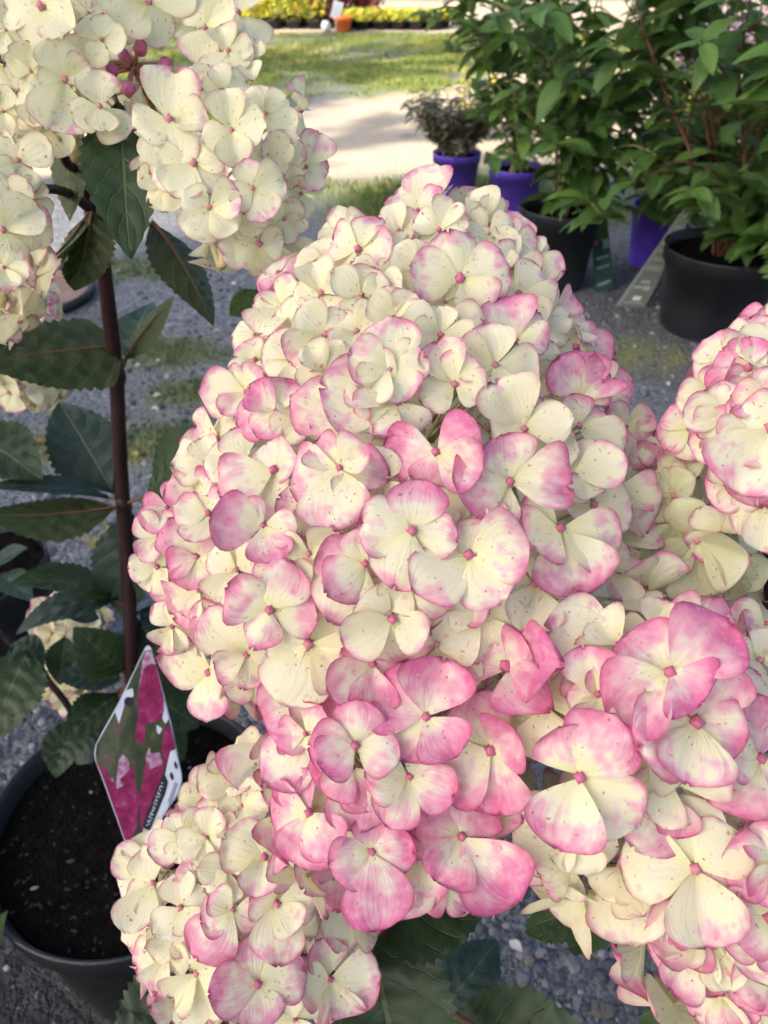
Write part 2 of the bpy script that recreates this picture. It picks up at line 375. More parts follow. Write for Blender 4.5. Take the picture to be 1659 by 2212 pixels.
for yy in gy:
    for xx in gx:
        loc = abs(xx) < 6 and -2 < yy < 16
        g = grass_mask(xx, yy) if loc else 0.9
        s = sand_mask(xx, yy) if loc else 0.0
        z = (nz(xx, yy, 2.0, 1) * 0.010 + nz(xx, yy, 7.0, 2) * 0.004) * (1.0 if loc else 0.0)
        dk = 0.85 * sst(-0.02, -0.22, xx + 0.12 * nz(xx, yy, 5, 31)) * (1 - sst(0.42, 0.62, yy + 0.15 * nz(xx, yy, 4, 17))) if loc else 0  # front-left patch: dark mossy soil with the plant's shade painted in
        vs.append((xx, yy, z)); dk = max(dk, 0.45 * math.exp(-(((xx - 0.85) / 0.5) ** 2 + ((yy - 2.35) / 0.45) ** 2)) * (0.7 + 0.6 * nz(xx, yy, 4, 9))) if loc else 0  # dark dirt around the shrub pots, the shade there painted in too
        dk = max(dk, 0.35 * (1 - sst(0.6, 1.1, yy + 0.2 * nz(xx, yy, 5, 3)))) if loc else 0  # near ground darkened in its colour to stand for the plants' shade
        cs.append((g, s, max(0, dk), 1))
nx = len(gx)
fs = [(j * nx + i, j * nx + i + 1, (j + 1) * nx + i + 1, (j + 1) * nx + i) for j in range(len(gy) - 1) for i in range(nx - 1)]
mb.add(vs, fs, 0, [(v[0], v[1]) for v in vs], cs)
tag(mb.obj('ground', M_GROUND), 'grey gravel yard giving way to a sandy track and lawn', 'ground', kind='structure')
def ground_z(x, y): return nz(x, y, 2.0, 1) * 0.010 + nz(x, y, 7.0, 2) * 0.004

def tri_object(name, verts, faces, cols, mat, label, cat, kind='stuff', smooth=False):
    """one big mesh from numpy arrays"""
    me = bpy.data.meshes.new(name); nv = len(verts); nf = len(faces)
    me.vertices.add(nv); me.vertices.foreach_set('co', np.asarray(verts, np.float32).ravel())
    me.loops.add(nf * 3); me.loops.foreach_set('vertex_index', np.asarray(faces, np.int32).ravel())
    me.polygons.add(nf); me.polygons.foreach_set('loop_start', np.arange(0, nf * 3, 3, dtype=np.int32))
    me.polygons.foreach_set('use_smooth', np.full(nf, smooth)); me.materials.append(mat)
    ca = me.color_attributes.new('tint', 'FLOAT_COLOR', 'POINT')
    c4 = np.ones((nv, 4), np.float32); c4[:, :3] = cols; ca.data.foreach_set('color', c4.ravel())
    me.update(calc_edges=True); me.validate()
    o = bpy.data.objects.new(name, me); link(o); return tag(o, label, cat, kind=kind)

# grass blades: near tufts, verge, lawn
def blades(name, n, xr, yr, hr, wr, label, thr=0.25, c0=(0.055, 0.11, 0.03), c1=(0.15, 0.19, 0.05)):
    V = []; F = []; C = []; k = 0; tries = 0
    c0 = np.array(c0); c1 = np.array(c1)
    while k < n and tries < n * 12:
        tries += 1
        x = random.uniform(*xr); y = random.uniform(*yr); g = grass_mask(x, y)
        if g < thr or random.random() > g: continue
        z = ground_z(x, y) - 0.003; a = random.uniform(0, 6.283); h = random.uniform(*hr) * (0.5 + 0.5 * g); w = random.uniform(*wr)
        la = random.uniform(0, 6.283); le = random.uniform(0.2, 0.9) * h
        dx, dy = math.cos(a) * w, math.sin(a) * w; tx, ty = math.cos(la) * le, math.sin(la) * le
        V += [(x - dx, y - dy, z), (x + dx, y + dy, z), (x + dx * .6 + tx * .4, y + dy * .6 + ty * .4, z + h * .62), (x - dx * .6 + tx * .4, y - dy * .6 + ty * .4, z + h * .62), (x + tx, y + ty, z + h)]
        b = k * 5; F += [(b, b + 1, b + 2), (b, b + 2, b + 3), (b + 3, b + 2, b + 4)]
        t = random.random() ** 1.5; c = c0 * (1 - t) + c1 * t
        if random.random() < 0.06: c = np.array((0.28, 0.24, 0.10))
        C += [c * 0.8, c * 0.8, c, c, c * 1.1]; k += 1
    return tri_object(name, V, F, C, M_GRASS, label, 'grass')
blades('grass', 8000, (-1.25, -0.1), (1.25, 2.8), (0.008, 0.032), (0.0006, 0.0013), 'patchy green grass tufts growing through the grey gravel beside the tall stem', 0.08, (0.06, 0.10, 0.035), (0.15, 0.19, 0.07))
blades('verge_grass', 7000, (-0.8, 1.6), (2.7, 4.1), (0.02, 0.055), (0.001, 0.0025), 'short green verge grass at the near edge of the sandy track')
blades('lawn_grass', 24000, (-2.2, 3.4), (4.8, 9.1), (0.012, 0.034), (0.003, 0.007), 'sunlit mown lawn beyond the sandy track', 0.3, (0.13, 0.20, 0.035), (0.34, 0.34, 0.08))

# gravel stones near the camera
ico = [(-.526, 0, .851), (.526, 0, .851), (-.526, 0, -.851), (.526, 0, -.851), (0, .851, .526), (0, .851, -.526), (0, -.851, .526), (0, -.851, -.526), (.851, .526, 0), (-.851, .526, 0), (.851, -.526, 0), (-.851, -.526, 0)]
icof = [(0, 1, 4), (0, 4, 9), (9, 4, 5), (4, 8, 5), (4, 1, 8), (8, 1, 10), (8, 10, 3), (5, 8, 3), (5, 3, 2), (2, 3, 7), (7, 3, 10), (7, 10, 6), (7, 6, 11), (11, 6, 0), (0, 6, 1), (6, 10, 1), (9, 11, 0), (9, 2, 11), (9, 5, 2), (7, 11, 2)]
ICO = np.array(ico); ICOF = np.array(icof)
V = []; F = []; C = []
pal = np.array([(0.055, 0.062, 0.074), (0.08, 0.087, 0.10), (0.115, 0.122, 0.135), (0.15, 0.157, 0.165), (0.24, 0.235, 0.22), (0.11, 0.10, 0.088)])
k = 0
for i in range(30000):
    y = 0.2 + 2.6 * random.random() ** 1.7; hw = 0.35 + 0.55 * y
    x = random.uniform(-hw, hw * 0.95)
    if grass_mask(x, y) > 0.5 and random.random() < 0.8: continue
    if x < -0.08 and y < 0.55 and random.random() < 0.8: continue
    if nz(x, y, 6, 20) < -0.15 and random.random() < 0.75: continue
    r = 0.0013 + 0.0085 * random.random() ** 5.0 + 0.0012 * random.random()
    m3 = Matrix.Rotation(random.uniform(0, 6.28), 3, 'Z') @ Matrix.Rotation(random.uniform(-.6, .6), 3, 'X')
    sc = np.array((random.uniform(.8, 1.4), random.uniform(.7, 1.1), random.uniform(.45, .85))) * r
    v = (ICO * (1 + RNG.uniform(-.22, .22, (12, 1))) * sc) @ np.array(m3).T + (x, y, ground_z(x, y) + sc[2] * 0.25)
    V.append(v); F.append(ICOF + 12 * k); c = pal[random.choice((0, 0, 1, 1, 1, 2, 2, 2, 3, 3, 4, 5))] * random.uniform(.8, 1.2)
    C.append(np.tile(c, (12, 1))); k += 1
tri_object('gravel', np.concatenate(V), np.concatenate(F), np.concatenate(C), M_STONE, 'loose grey gravel chippings lying over the yard', 'gravel')

# ------------------------------------------------------------------ pots
def pot(name, c, r, h, mat, label, cat='plant pot', group=None, tap=0.80, soil=True, lip=0.03):
    e = empty(name, (c[0], c[1], 0), label, cat, group)
    b = MB(); rb = r * tap; t = r * 0.022
    b.lathe([(0.001, 0.004), (rb * 0.97, 0.003), (rb, 0.010), (r * 0.935, h - lip), (r * 0.99, h - lip - 0.004), (r * 0.985, h - 0.006), (r, h - 0.004), (r * 1.005, h), (r - t * 0.6, h + 0.0008), (r - t * 1.6, h - 0.004), (r * 0.93, h - lip), (rb * 0.93, 0.012), (0.001, 0.011)], 64, 0, 0.006)
    b.obj('shell', mat, e, (c[0], c[1], 0.0))
    if soil:
        s = MB(); rs = r * 0.925; hs = h - max(0.016, lip * 0.75); n = 26; vs = []; fs = []
        for i in range(n + 1):
            rr = rs * i / n
            for q in range(64):
                a = 6.28319 * q / 64; x, y = rr * math.cos(a), rr * math.sin(a)
                dz = (mnoise.noise(Vector(((x + c[0]) * 45, (y + c[1]) * 45, 1))) * 0.006 + mnoise.noise(Vector(((x + c[0]) * 130, (y + c[1]) * 130, 4))) * 0.003) * (1 if i < n else 0)
                vs.append((x, y, hs + dz))
        for i in range(n):
            for q in range(64):
                q2 = (q + 1) % 64; fs.append((i * 64 + q, i * 64 + q2, (i + 1) * 64 + q2, (i + 1) * 64 + q))
        s.add(vs, fs); s.obj('soil', M_SOIL, e, (c[0], c[1], 0))
    return e
A_POT = (-0.256, 0.426); A_H = 0.25
pa = pot('plant_pot', A_POT, 0.142, A_H, M_BLACKPOT, 'black plastic pot of dark soil around the diamond-shaped plant label', group='black nursery pots')
# bark crumbs, perlite and seedlings on that soil
V = []; F = []; C = []; k = 0
for i in range(230):
    a = random.uniform(0, 6.28); rr = 0.128 * math.sqrt(random.random()); x, y = A_POT[0] + rr * math.cos(a), A_POT[1] + rr * math.sin(a)
    r = random.uniform(0.0006, 0.0026); sc = np.array((random.uniform(.8, 1.9), .8, .6)) * r
    m3 = np.array(Matrix.Rotation(random.uniform(0, 6.28), 3, 'Z'))
    V.append((ICO * sc) @ m3.T + (x, y, A_H - 0.019 + r * .4)); F.append(ICOF + 12 * k); k += 1
    c = random.choice([(0.012, 0.009, 0.007)] * 6 + [(0.02, 0.015, 0.010)] * 3 + [(0.05, 0.04, 0.03), (0.018, 0.03, 0.012)]) if random.random() < 0.97 else (0.26, 0.24, 0.20)
    C.append(np.tile(np.array(c), (12, 1)))
o = tri_object('soil_crumbs', np.concatenate(V), np.concatenate(F), np.concatenate(C), M_STONE, None, None)
o.parent = pa; o.location = -WORLD_LOC[pa.name]
# neighbouring pots at the side
B_POT = (0.03, -0.10); C_POT = (0.42, -0.02)
pot('plant_pot', B_POT, 0.15, 0.25, M_BLACKPOT, 'black plastic pot under the largest cream and pink flower head', group='black nursery pots')
pot('plant_pot', C_POT, 0.15, 0.25, M_BLACKPOT, 'black plastic pot under the strongly pink flower heads', group='black nursery pots')
D = on_plane(-25, 1215, 0.20); D_POT = (D.x - 0.03, D.y)
pot('plant_pot', D_POT, 0.11, 0.20, M_BLACKPOT, 'black pot on the gravel behind the hydrangea with the tall bare stem', group='black nursery pots')
D = on_plane(62, 632, 0.02)
e = empty('tray', (D.x, D.y, 0), 'shallow brown round tray with black rim lying on the gravel', 'tray')
b = MB(); b.lathe([(0.001, 0.006), (0.165, 0.006), (0.172, 0.012), (0.180, 0.028)], 48); b.obj('dish', M_RUST, e, (D.x, D.y, 0))
b = MB(); b.lathe([(0.180, 0.0275), (0.192, 0.034), (0.200, 0.030), (0.196, 0.004), (0.186, 0.004)], 48); b.obj('rim', M_BLACKPOT, e, (D.x, D.y, 0))

# ------------------------------------------------------------------ flower heads
class Head:
    """a panicle: rows (y, centre x, half width) measured in the view, axis depth, depth of the bulge"""
    def __init__(s, rows, d_top, d_bot, k=0.85):
        s.r = sorted(rows); s.y0, s.y1 = s.r[0][0], s.r[-1][0]; s.dt, s.db, s.k = d_top, d_bot, k
    def at(s, y):
        y = min(max(y, s.y0), s.y1)
        for a, b in zip(s.r, s.r[1:]):
            if y <= b[0]:
                t = (y - a[0]) / (b[0] - a[0]); return a[1] + (b[1] - a[1]) * t, a[2] + (b[2] - a[2]) * t, s.dt + (s.db - s.dt) * (y - s.y0) / (s.y1 - s.y0)
        return s.r[-1][1], s.r[-1][2], s.db
    def axis(s, y): c, w, d = s.at(y); return P(c, y, d)
    def pt(s, phi, y, f=1.0):
        c, w, d = s.at(y); wm = w / FPX * d
        return P(c, y, d) + RT * (math.sin(phi) * wm * f) - FW * (math.cos(phi) * wm * s.k * f)
    def nrm(s, phi, y):
        y = min(max(y, s.y0 + 6), s.y1 - 6)
        a = s.pt(phi + .03, y) - s.pt(phi - .03, y); b = s.pt(phi, y + 5) - s.pt(phi, y - 5)
        n = a.cross(b).normalized(); o = s.pt(phi, y) - s.axis(y)
        return n if n.dot(o) > 0 else -n
    def hit(s, x, y):
        """surface depth and normal where the view ray at x, y meets the front"""
        yy = min(max(y, s.y0 + 8), s.y1 - 8); c, w, d = s.at(yy)
        t = min(max((x - c) / max(w, 1), -0.96), 0.96); phi = math.asin(t)
        q = s.pt(phi, yy); return depth_of(q), s.nrm(phi, yy)
def ell(cx, cy, rx, ry, d, k=0.85, d2=None):
    rows = []
    for i in range(17):
        t = -1 + 2 * i / 16; rows.append((cy + ry * t, cx, max(rx * math.sqrt(max(0, 1 - t * t)), rx * 0.12)))
    return Head(rows, d, d2 or d, k)
def zone(x0, y0, x1, w):
    s = (x1 - x0) / w; return lambda x, y: ((x0 + s * x) / 1.8228, (y0 + s * y) / 1.8228)
Z1 = zone(550, 700, 1650, 1659); Z2 = zone(1550, 700, 2650, 1659); Z3 = zone(550, 1700, 1650, 1659); Z4 = zone(1550, 1700, 2650, 1659)
Z5 = zone(900, 2600, 2000, 1659); Z6 = zone(1900, 2400, 3024, 1659); Z7 = zone(0, 2900, 1500, 1659); Z8 = zone(1400, 2900, 3024, 1659)
Z9 = zone(2500, 1200, 3024, 966); Z10 = zone(2350, 2900, 3024, 1317); Z11 = zone(0, 0, 1400, 1659); Z14 = zone(0, 1000, 1000, 1659); Z15 = zone(0, 2000, 1000, 1659)

NR, NC = 10, 9
def sepal(b, ang, L, W, pk, rnd, z0=0.0, pa=2.0, pb=0.5, vfold=0.0, slope=0.12, curl=-0.15, cup=0.15, rip=0.03, notch=0.05, dull=0.0, skew=0.0):
    """one sepal in the floret's own frame, from the centre outwards"""
    ca, sa = math.cos(ang), math.sin(ang); vs = []; uvs = []; ph = rnd * 20
    for i in range(NR):
        v = 1 - (1 - i / (NR - 1)) ** 1.45
        vm = 0.60
        pr = math.sin(math.pi / 2 * v / vm) ** 0.85 if v < vm else max(0, 1 - ((v - vm) / (1 - vm)) ** pa) ** pb
        pr = max(pr, 0.10)
        for j in range(NC):
            u = -1 + 2 * j / (NC - 1)
            x = L * (0.05 + 0.95 * v) * (1 - notch * math.exp(-(u / 0.35) ** 2) * v ** 6) + L * 0.05 * (1 - u * u) * (v - 0.5) * 1.2
            y = W * 0.5 * pr * u + skew * L * v * v
            e = abs(u) * v
            z = L * (slope * v + curl * v * v + cup * (u * pr) ** 2 * (0.4 + 0.6 * v) + vfold * abs(u) * pr + rip * e * math.sin(u * 4.2 + v * 5 + ph) + rip * 0.6 * v * v * math.sin(v * 9 + ph * 2))
            vs.append((x * ca - y * sa, x * sa + y * ca, z + z0)); uvs.append((j / (NC - 1), v))
    fs = [(i * NC + j, i * NC + j + 1, (i + 1) * NC + j + 1, (i + 1) * NC + j) for i in range(NR - 1) for j in range(NC - 1)]
    b.add(vs, fs, 0, uvs, (pk, rnd, dull, 1))
def bud(b, r, z, pk):
    vs = []; fs = []; n = 8; rings = [(-0.9, 0.45), (-0.4, 0.92), (0.15, 1.0), (0.6, 0.78), (0.92, 0.36), (0.84, 0.05)]
    for i, (h, q) in enumerate(rings):
        for k in range(n):
            a = 6.28319 * k / n; rr = r * q * (1 - 0.26 * (k % 2) * (i > 1) - 0.06 * (k % 2)); vs.append((rr * math.cos(a), rr * math.sin(a), z + r * (h + 0.6)))
    for i in range(len(rings) - 1):
        for k in range(n): k2 = (k + 1) % n; fs.append((i * n + k, i * n + k2, (i + 1) * n + k2, (i + 1) * n + k))
    b.add(vs, fs, 1, None, (pk, 0, 0, 1))
def floret_mesh(sepals, R0, rng, pk, dull=0.0, name='floret'):
    """sepals: list of (angle, length)"""
    b = MB(); n = len(sepals)
    for i, (a, L) in enumerate(sepals):
        W = max(L, 0.85 * R0) * rng.uniform(1.02, 1.30)
        sepal(b, a, L, W, max(0, pk + rng.uniform(-0.22, 0.20)), rng.random(), z0=R0 * 0.07 * (i % 2) + R0 * 0.012 * i, slope=rng.uniform(-0.02, 0.50), curl=rng.uniform(-0.48, 0.10),
              cup=rng.uniform(-0.12, 0.24), pa=rng.uniform(1.5, 2.3), pb=rng.uniform(0.5, 0.78), vfold=rng.choice((0, 0, 0.08, 0.14, 0.30, 0.42, -0.12)), rip=rng.uniform(0.04, 0.13), notch=rng.choice((0, 0.03, 0.06, 0.12)), dull=dull, skew=rng.uniform(-0.10, 0.10))
    bud(b, R0 * rng.uniform(0.088, 0.118), R0 * 0.05, pk)
    b.tube([(0, 0, R0 * 0.06), (0, 0, -R0 * 0.35), (R0 * 0.05, R0 * 0.04, -R0 * 0.7)], [R0 * 0.045, R0 * 0.032, R0 * 0.03], 5, 2, cap=False)
    return b.mesh(name, [M_SEPAL, M_BUD, M_PED])
VR = random.Random(21); VARIANTS = []
for q in range(28):
    a0 = VR.uniform(0, 6.28); n = 4 if VR.random() < 0.88 else 5
    sp = [(a0 + 6.28319 * i / n + VR.uniform(-.16, .16), 0.015 * VR.uniform(0.82, 1.08) * (1.06 if i % 2 else 0.95)) for i in range(n)]
    if VR.random() < 0.2: sp.pop()
    VARIANTS.append(floret_mesh(sp, 0.015, VR, 0.0))

def frame(n, spin):
    """quaternion whose z is n"""
    n = n.normalized(); q = n.to_track_quat('Z', 'Y')
    from mathutils import Quaternion
    return q @ Quaternion((0, 0, 1), spin)
FR = random.Random(5)
def build_head(plant, H, data, name='flower_head', label=None, pink=lambda y: 0.2, inner=0.82, outer=1.0, spacing=0.031, dull=0.0, size=1.0, front=70, jit=0.5, fill_front=True, root=None, keep=1.0, pedmat=None, yfill=None, lift_scale=1.0):
    ym = (H.y0 + H.y1) / 2; origin = H.axis(ym)
    br = MB(); ends = []
    head_obj = bpy.data.objects.new(name, bpy.data.meshes.new(name)); link(head_obj, plant, origin)
    if label: head_obj['label'] = label
    used = []
    for (z, cx, cy, pk, lift, tips) in data:
        X, Y = z(cx, cy); d, n = H.hit(X, Y)
        d -= (0.001 + 0.016 * lift) * lift_scale + FR.uniform(-.0015, .0015)
        c = P(X, Y, d); tc = (CAM - c).normalized()
        nn = (n * 0.50 + tc * 0.62 + Vector((FR.uniform(-.26, .26), FR.uniform(-.26, .26), FR.uniform(-.26, .26)))).normalized()
        q = nn.to_track_quat('Z', 'Y'); qi = q.inverted(); sp = []
        for (tx, ty) in tips:
            rx, ry = z(tx, ty); r = ray(rx, ry); den = r.dot(nn)
            tt = (c - CAM).dot(nn) / den if abs(den) > 1e-4 else d
            w = CAM + r * tt - c; pxl = math.hypot(rx - X, ry - Y) / FPX * d
            if w.length > 1.7 * pxl: w = w.normalized() * 1.7 * pxl
            l = qi @ w; sp.append((math.atan2(l.y, l.x), max(l.length * 1.07, 0.0125)))
        R0 = sorted(L for a, L in sp)[len(sp) // 2]; R0 = min(max(R0, 0.009), 0.024)
        if len(sp) == 2:                               # the hidden half of the floret
            sp += [(sp[0][0] + math.pi + FR.uniform(-.2, .2), R0 * 0.8), ((sp[1][0] + math.pi), R0 * 0.75)]
        elif len(sp) == 3:
            an = sorted(a % 6.28319 for a, L in sp); gaps = [((an[(i + 1) % 3] - an[i]) % 6.28319, an[i]) for i in range(3)]; g = max(gaps)
            if g[0] > 2.0: sp.append((g[1] + g[0] / 2, R0 * 0.85))
        o = bpy.data.objects.new('floret', floret_mesh(sp, R0, FR, max(0, pk), dull if pk >= 0 else 0.55)); link(o, head_obj, c, q); o.color = (0, 0, 0, 1)  # negative blush: olive dullness paints shade into these lower petals
        used.append(c); ends.append(c - nn * R0 * 0.7)
    # the rest of the panicle: inner florets showing in the gaps and the sides and back
    y = H.y0 + 10
    while y < H.y1 - 6:
        c, w, d = H.at(y); wm = w / FPX * d
        if yfill and not (yfill[0] < y < yfill[1]): y += 20; continue
        n = max(3, int(6.283 * wm * (0.5 + 0.5 * H.k) / (spacing * 1.12))); ph0 = FR.uniform(0, 6.28)
        for i in range(n):
            phi = (ph0 + 6.28319 * i / n + FR.uniform(-.12, .12) + math.pi) % 6.28319 - math.pi; isf = abs(phi) < R(front)
            if isf and not fill_front: continue
            if FR.random() > keep: continue
            f = (inner if isf else outer * 0.95) * FR.uniform(0.95, 1.03); yy = y + FR.uniform(-8, 8)
            p = H.pt(phi, yy, f); nn = H.nrm(phi, yy)
            nn = (nn + Vector((FR.uniform(-.35, .35), FR.uniform(-.35, .35), FR.uniform(-.35, .35))) * jit).normalized()
            if used:
                dm = min((p - u).length for u in used)
                if dm < (0.027 if isf else 0.017) and FR.random() < 0.8: continue
            if used and isf: p = p - H.nrm(phi, yy) * 0.020
            elif used:
                if dm < 0.030: p = p - nn * 0.014 * (1 - dm / 0.034)
            o = bpy.data.objects.new('floret', FR.choice(VARIANTS)); link(o, head_obj, p, frame(nn, FR.uniform(0, 6.28)))
            s = size * FR.uniform(1.08, 1.38) * (1.12 if isf and front else 1); o.scale = (s, s, s)
            o.color = (max(0, pink(yy) + FR.uniform(-.2, .22)) * (0.55 if isf else 1), dull + FR.uniform(0, .15), 0, 1)
            ends.append(p - nn * 0.009)
        y += spacing / d * FPX * 0.80 * max(0.35, math.sqrt(max(0.1, 1 - abs(y - ym) / (H.y1 - H.y0))))
    # the panicle's own stalks
    pm = pedmat or M_PED
    ax = [H.axis(H.y0 + (H.y1 - H.y0) * t) - origin for t in (0.12, 0.35, 0.6, 0.85, 1.0)]
    if root is not None: ax.append(Vector(root) - origin)
    br.tube(smooth_path(ax, 3), [0.0012 + 0.0016 * i / (len(smooth_path(ax, 3)) - 1) for i in range(len(smooth_path(ax, 3)))], 7)
    for e in ends:
        yv = VH / 2 - (e - CAM).dot(UP) / depth_of(e) * FPX
        yb = min(max(yv + 0.25 * (H.y1 - yv), H.y0 + 0.12 * (H.y1 - H.y0)), H.y1)
        a = H.axis(yb) - origin; q = e - origin; m = a.lerp(q, 0.55) + Vector((FR.uniform(-.004, .004), 0, FR.uniform(-.006, .001)))
        br.tube([a, m, q], [0.0011, 0.0009, 0.0006], 4, cap=False)
    me = br.mesh(name, [pm]); old = head_obj.data; head_obj.data = me; bpy.data.meshes.remove(old)
    return head_obj

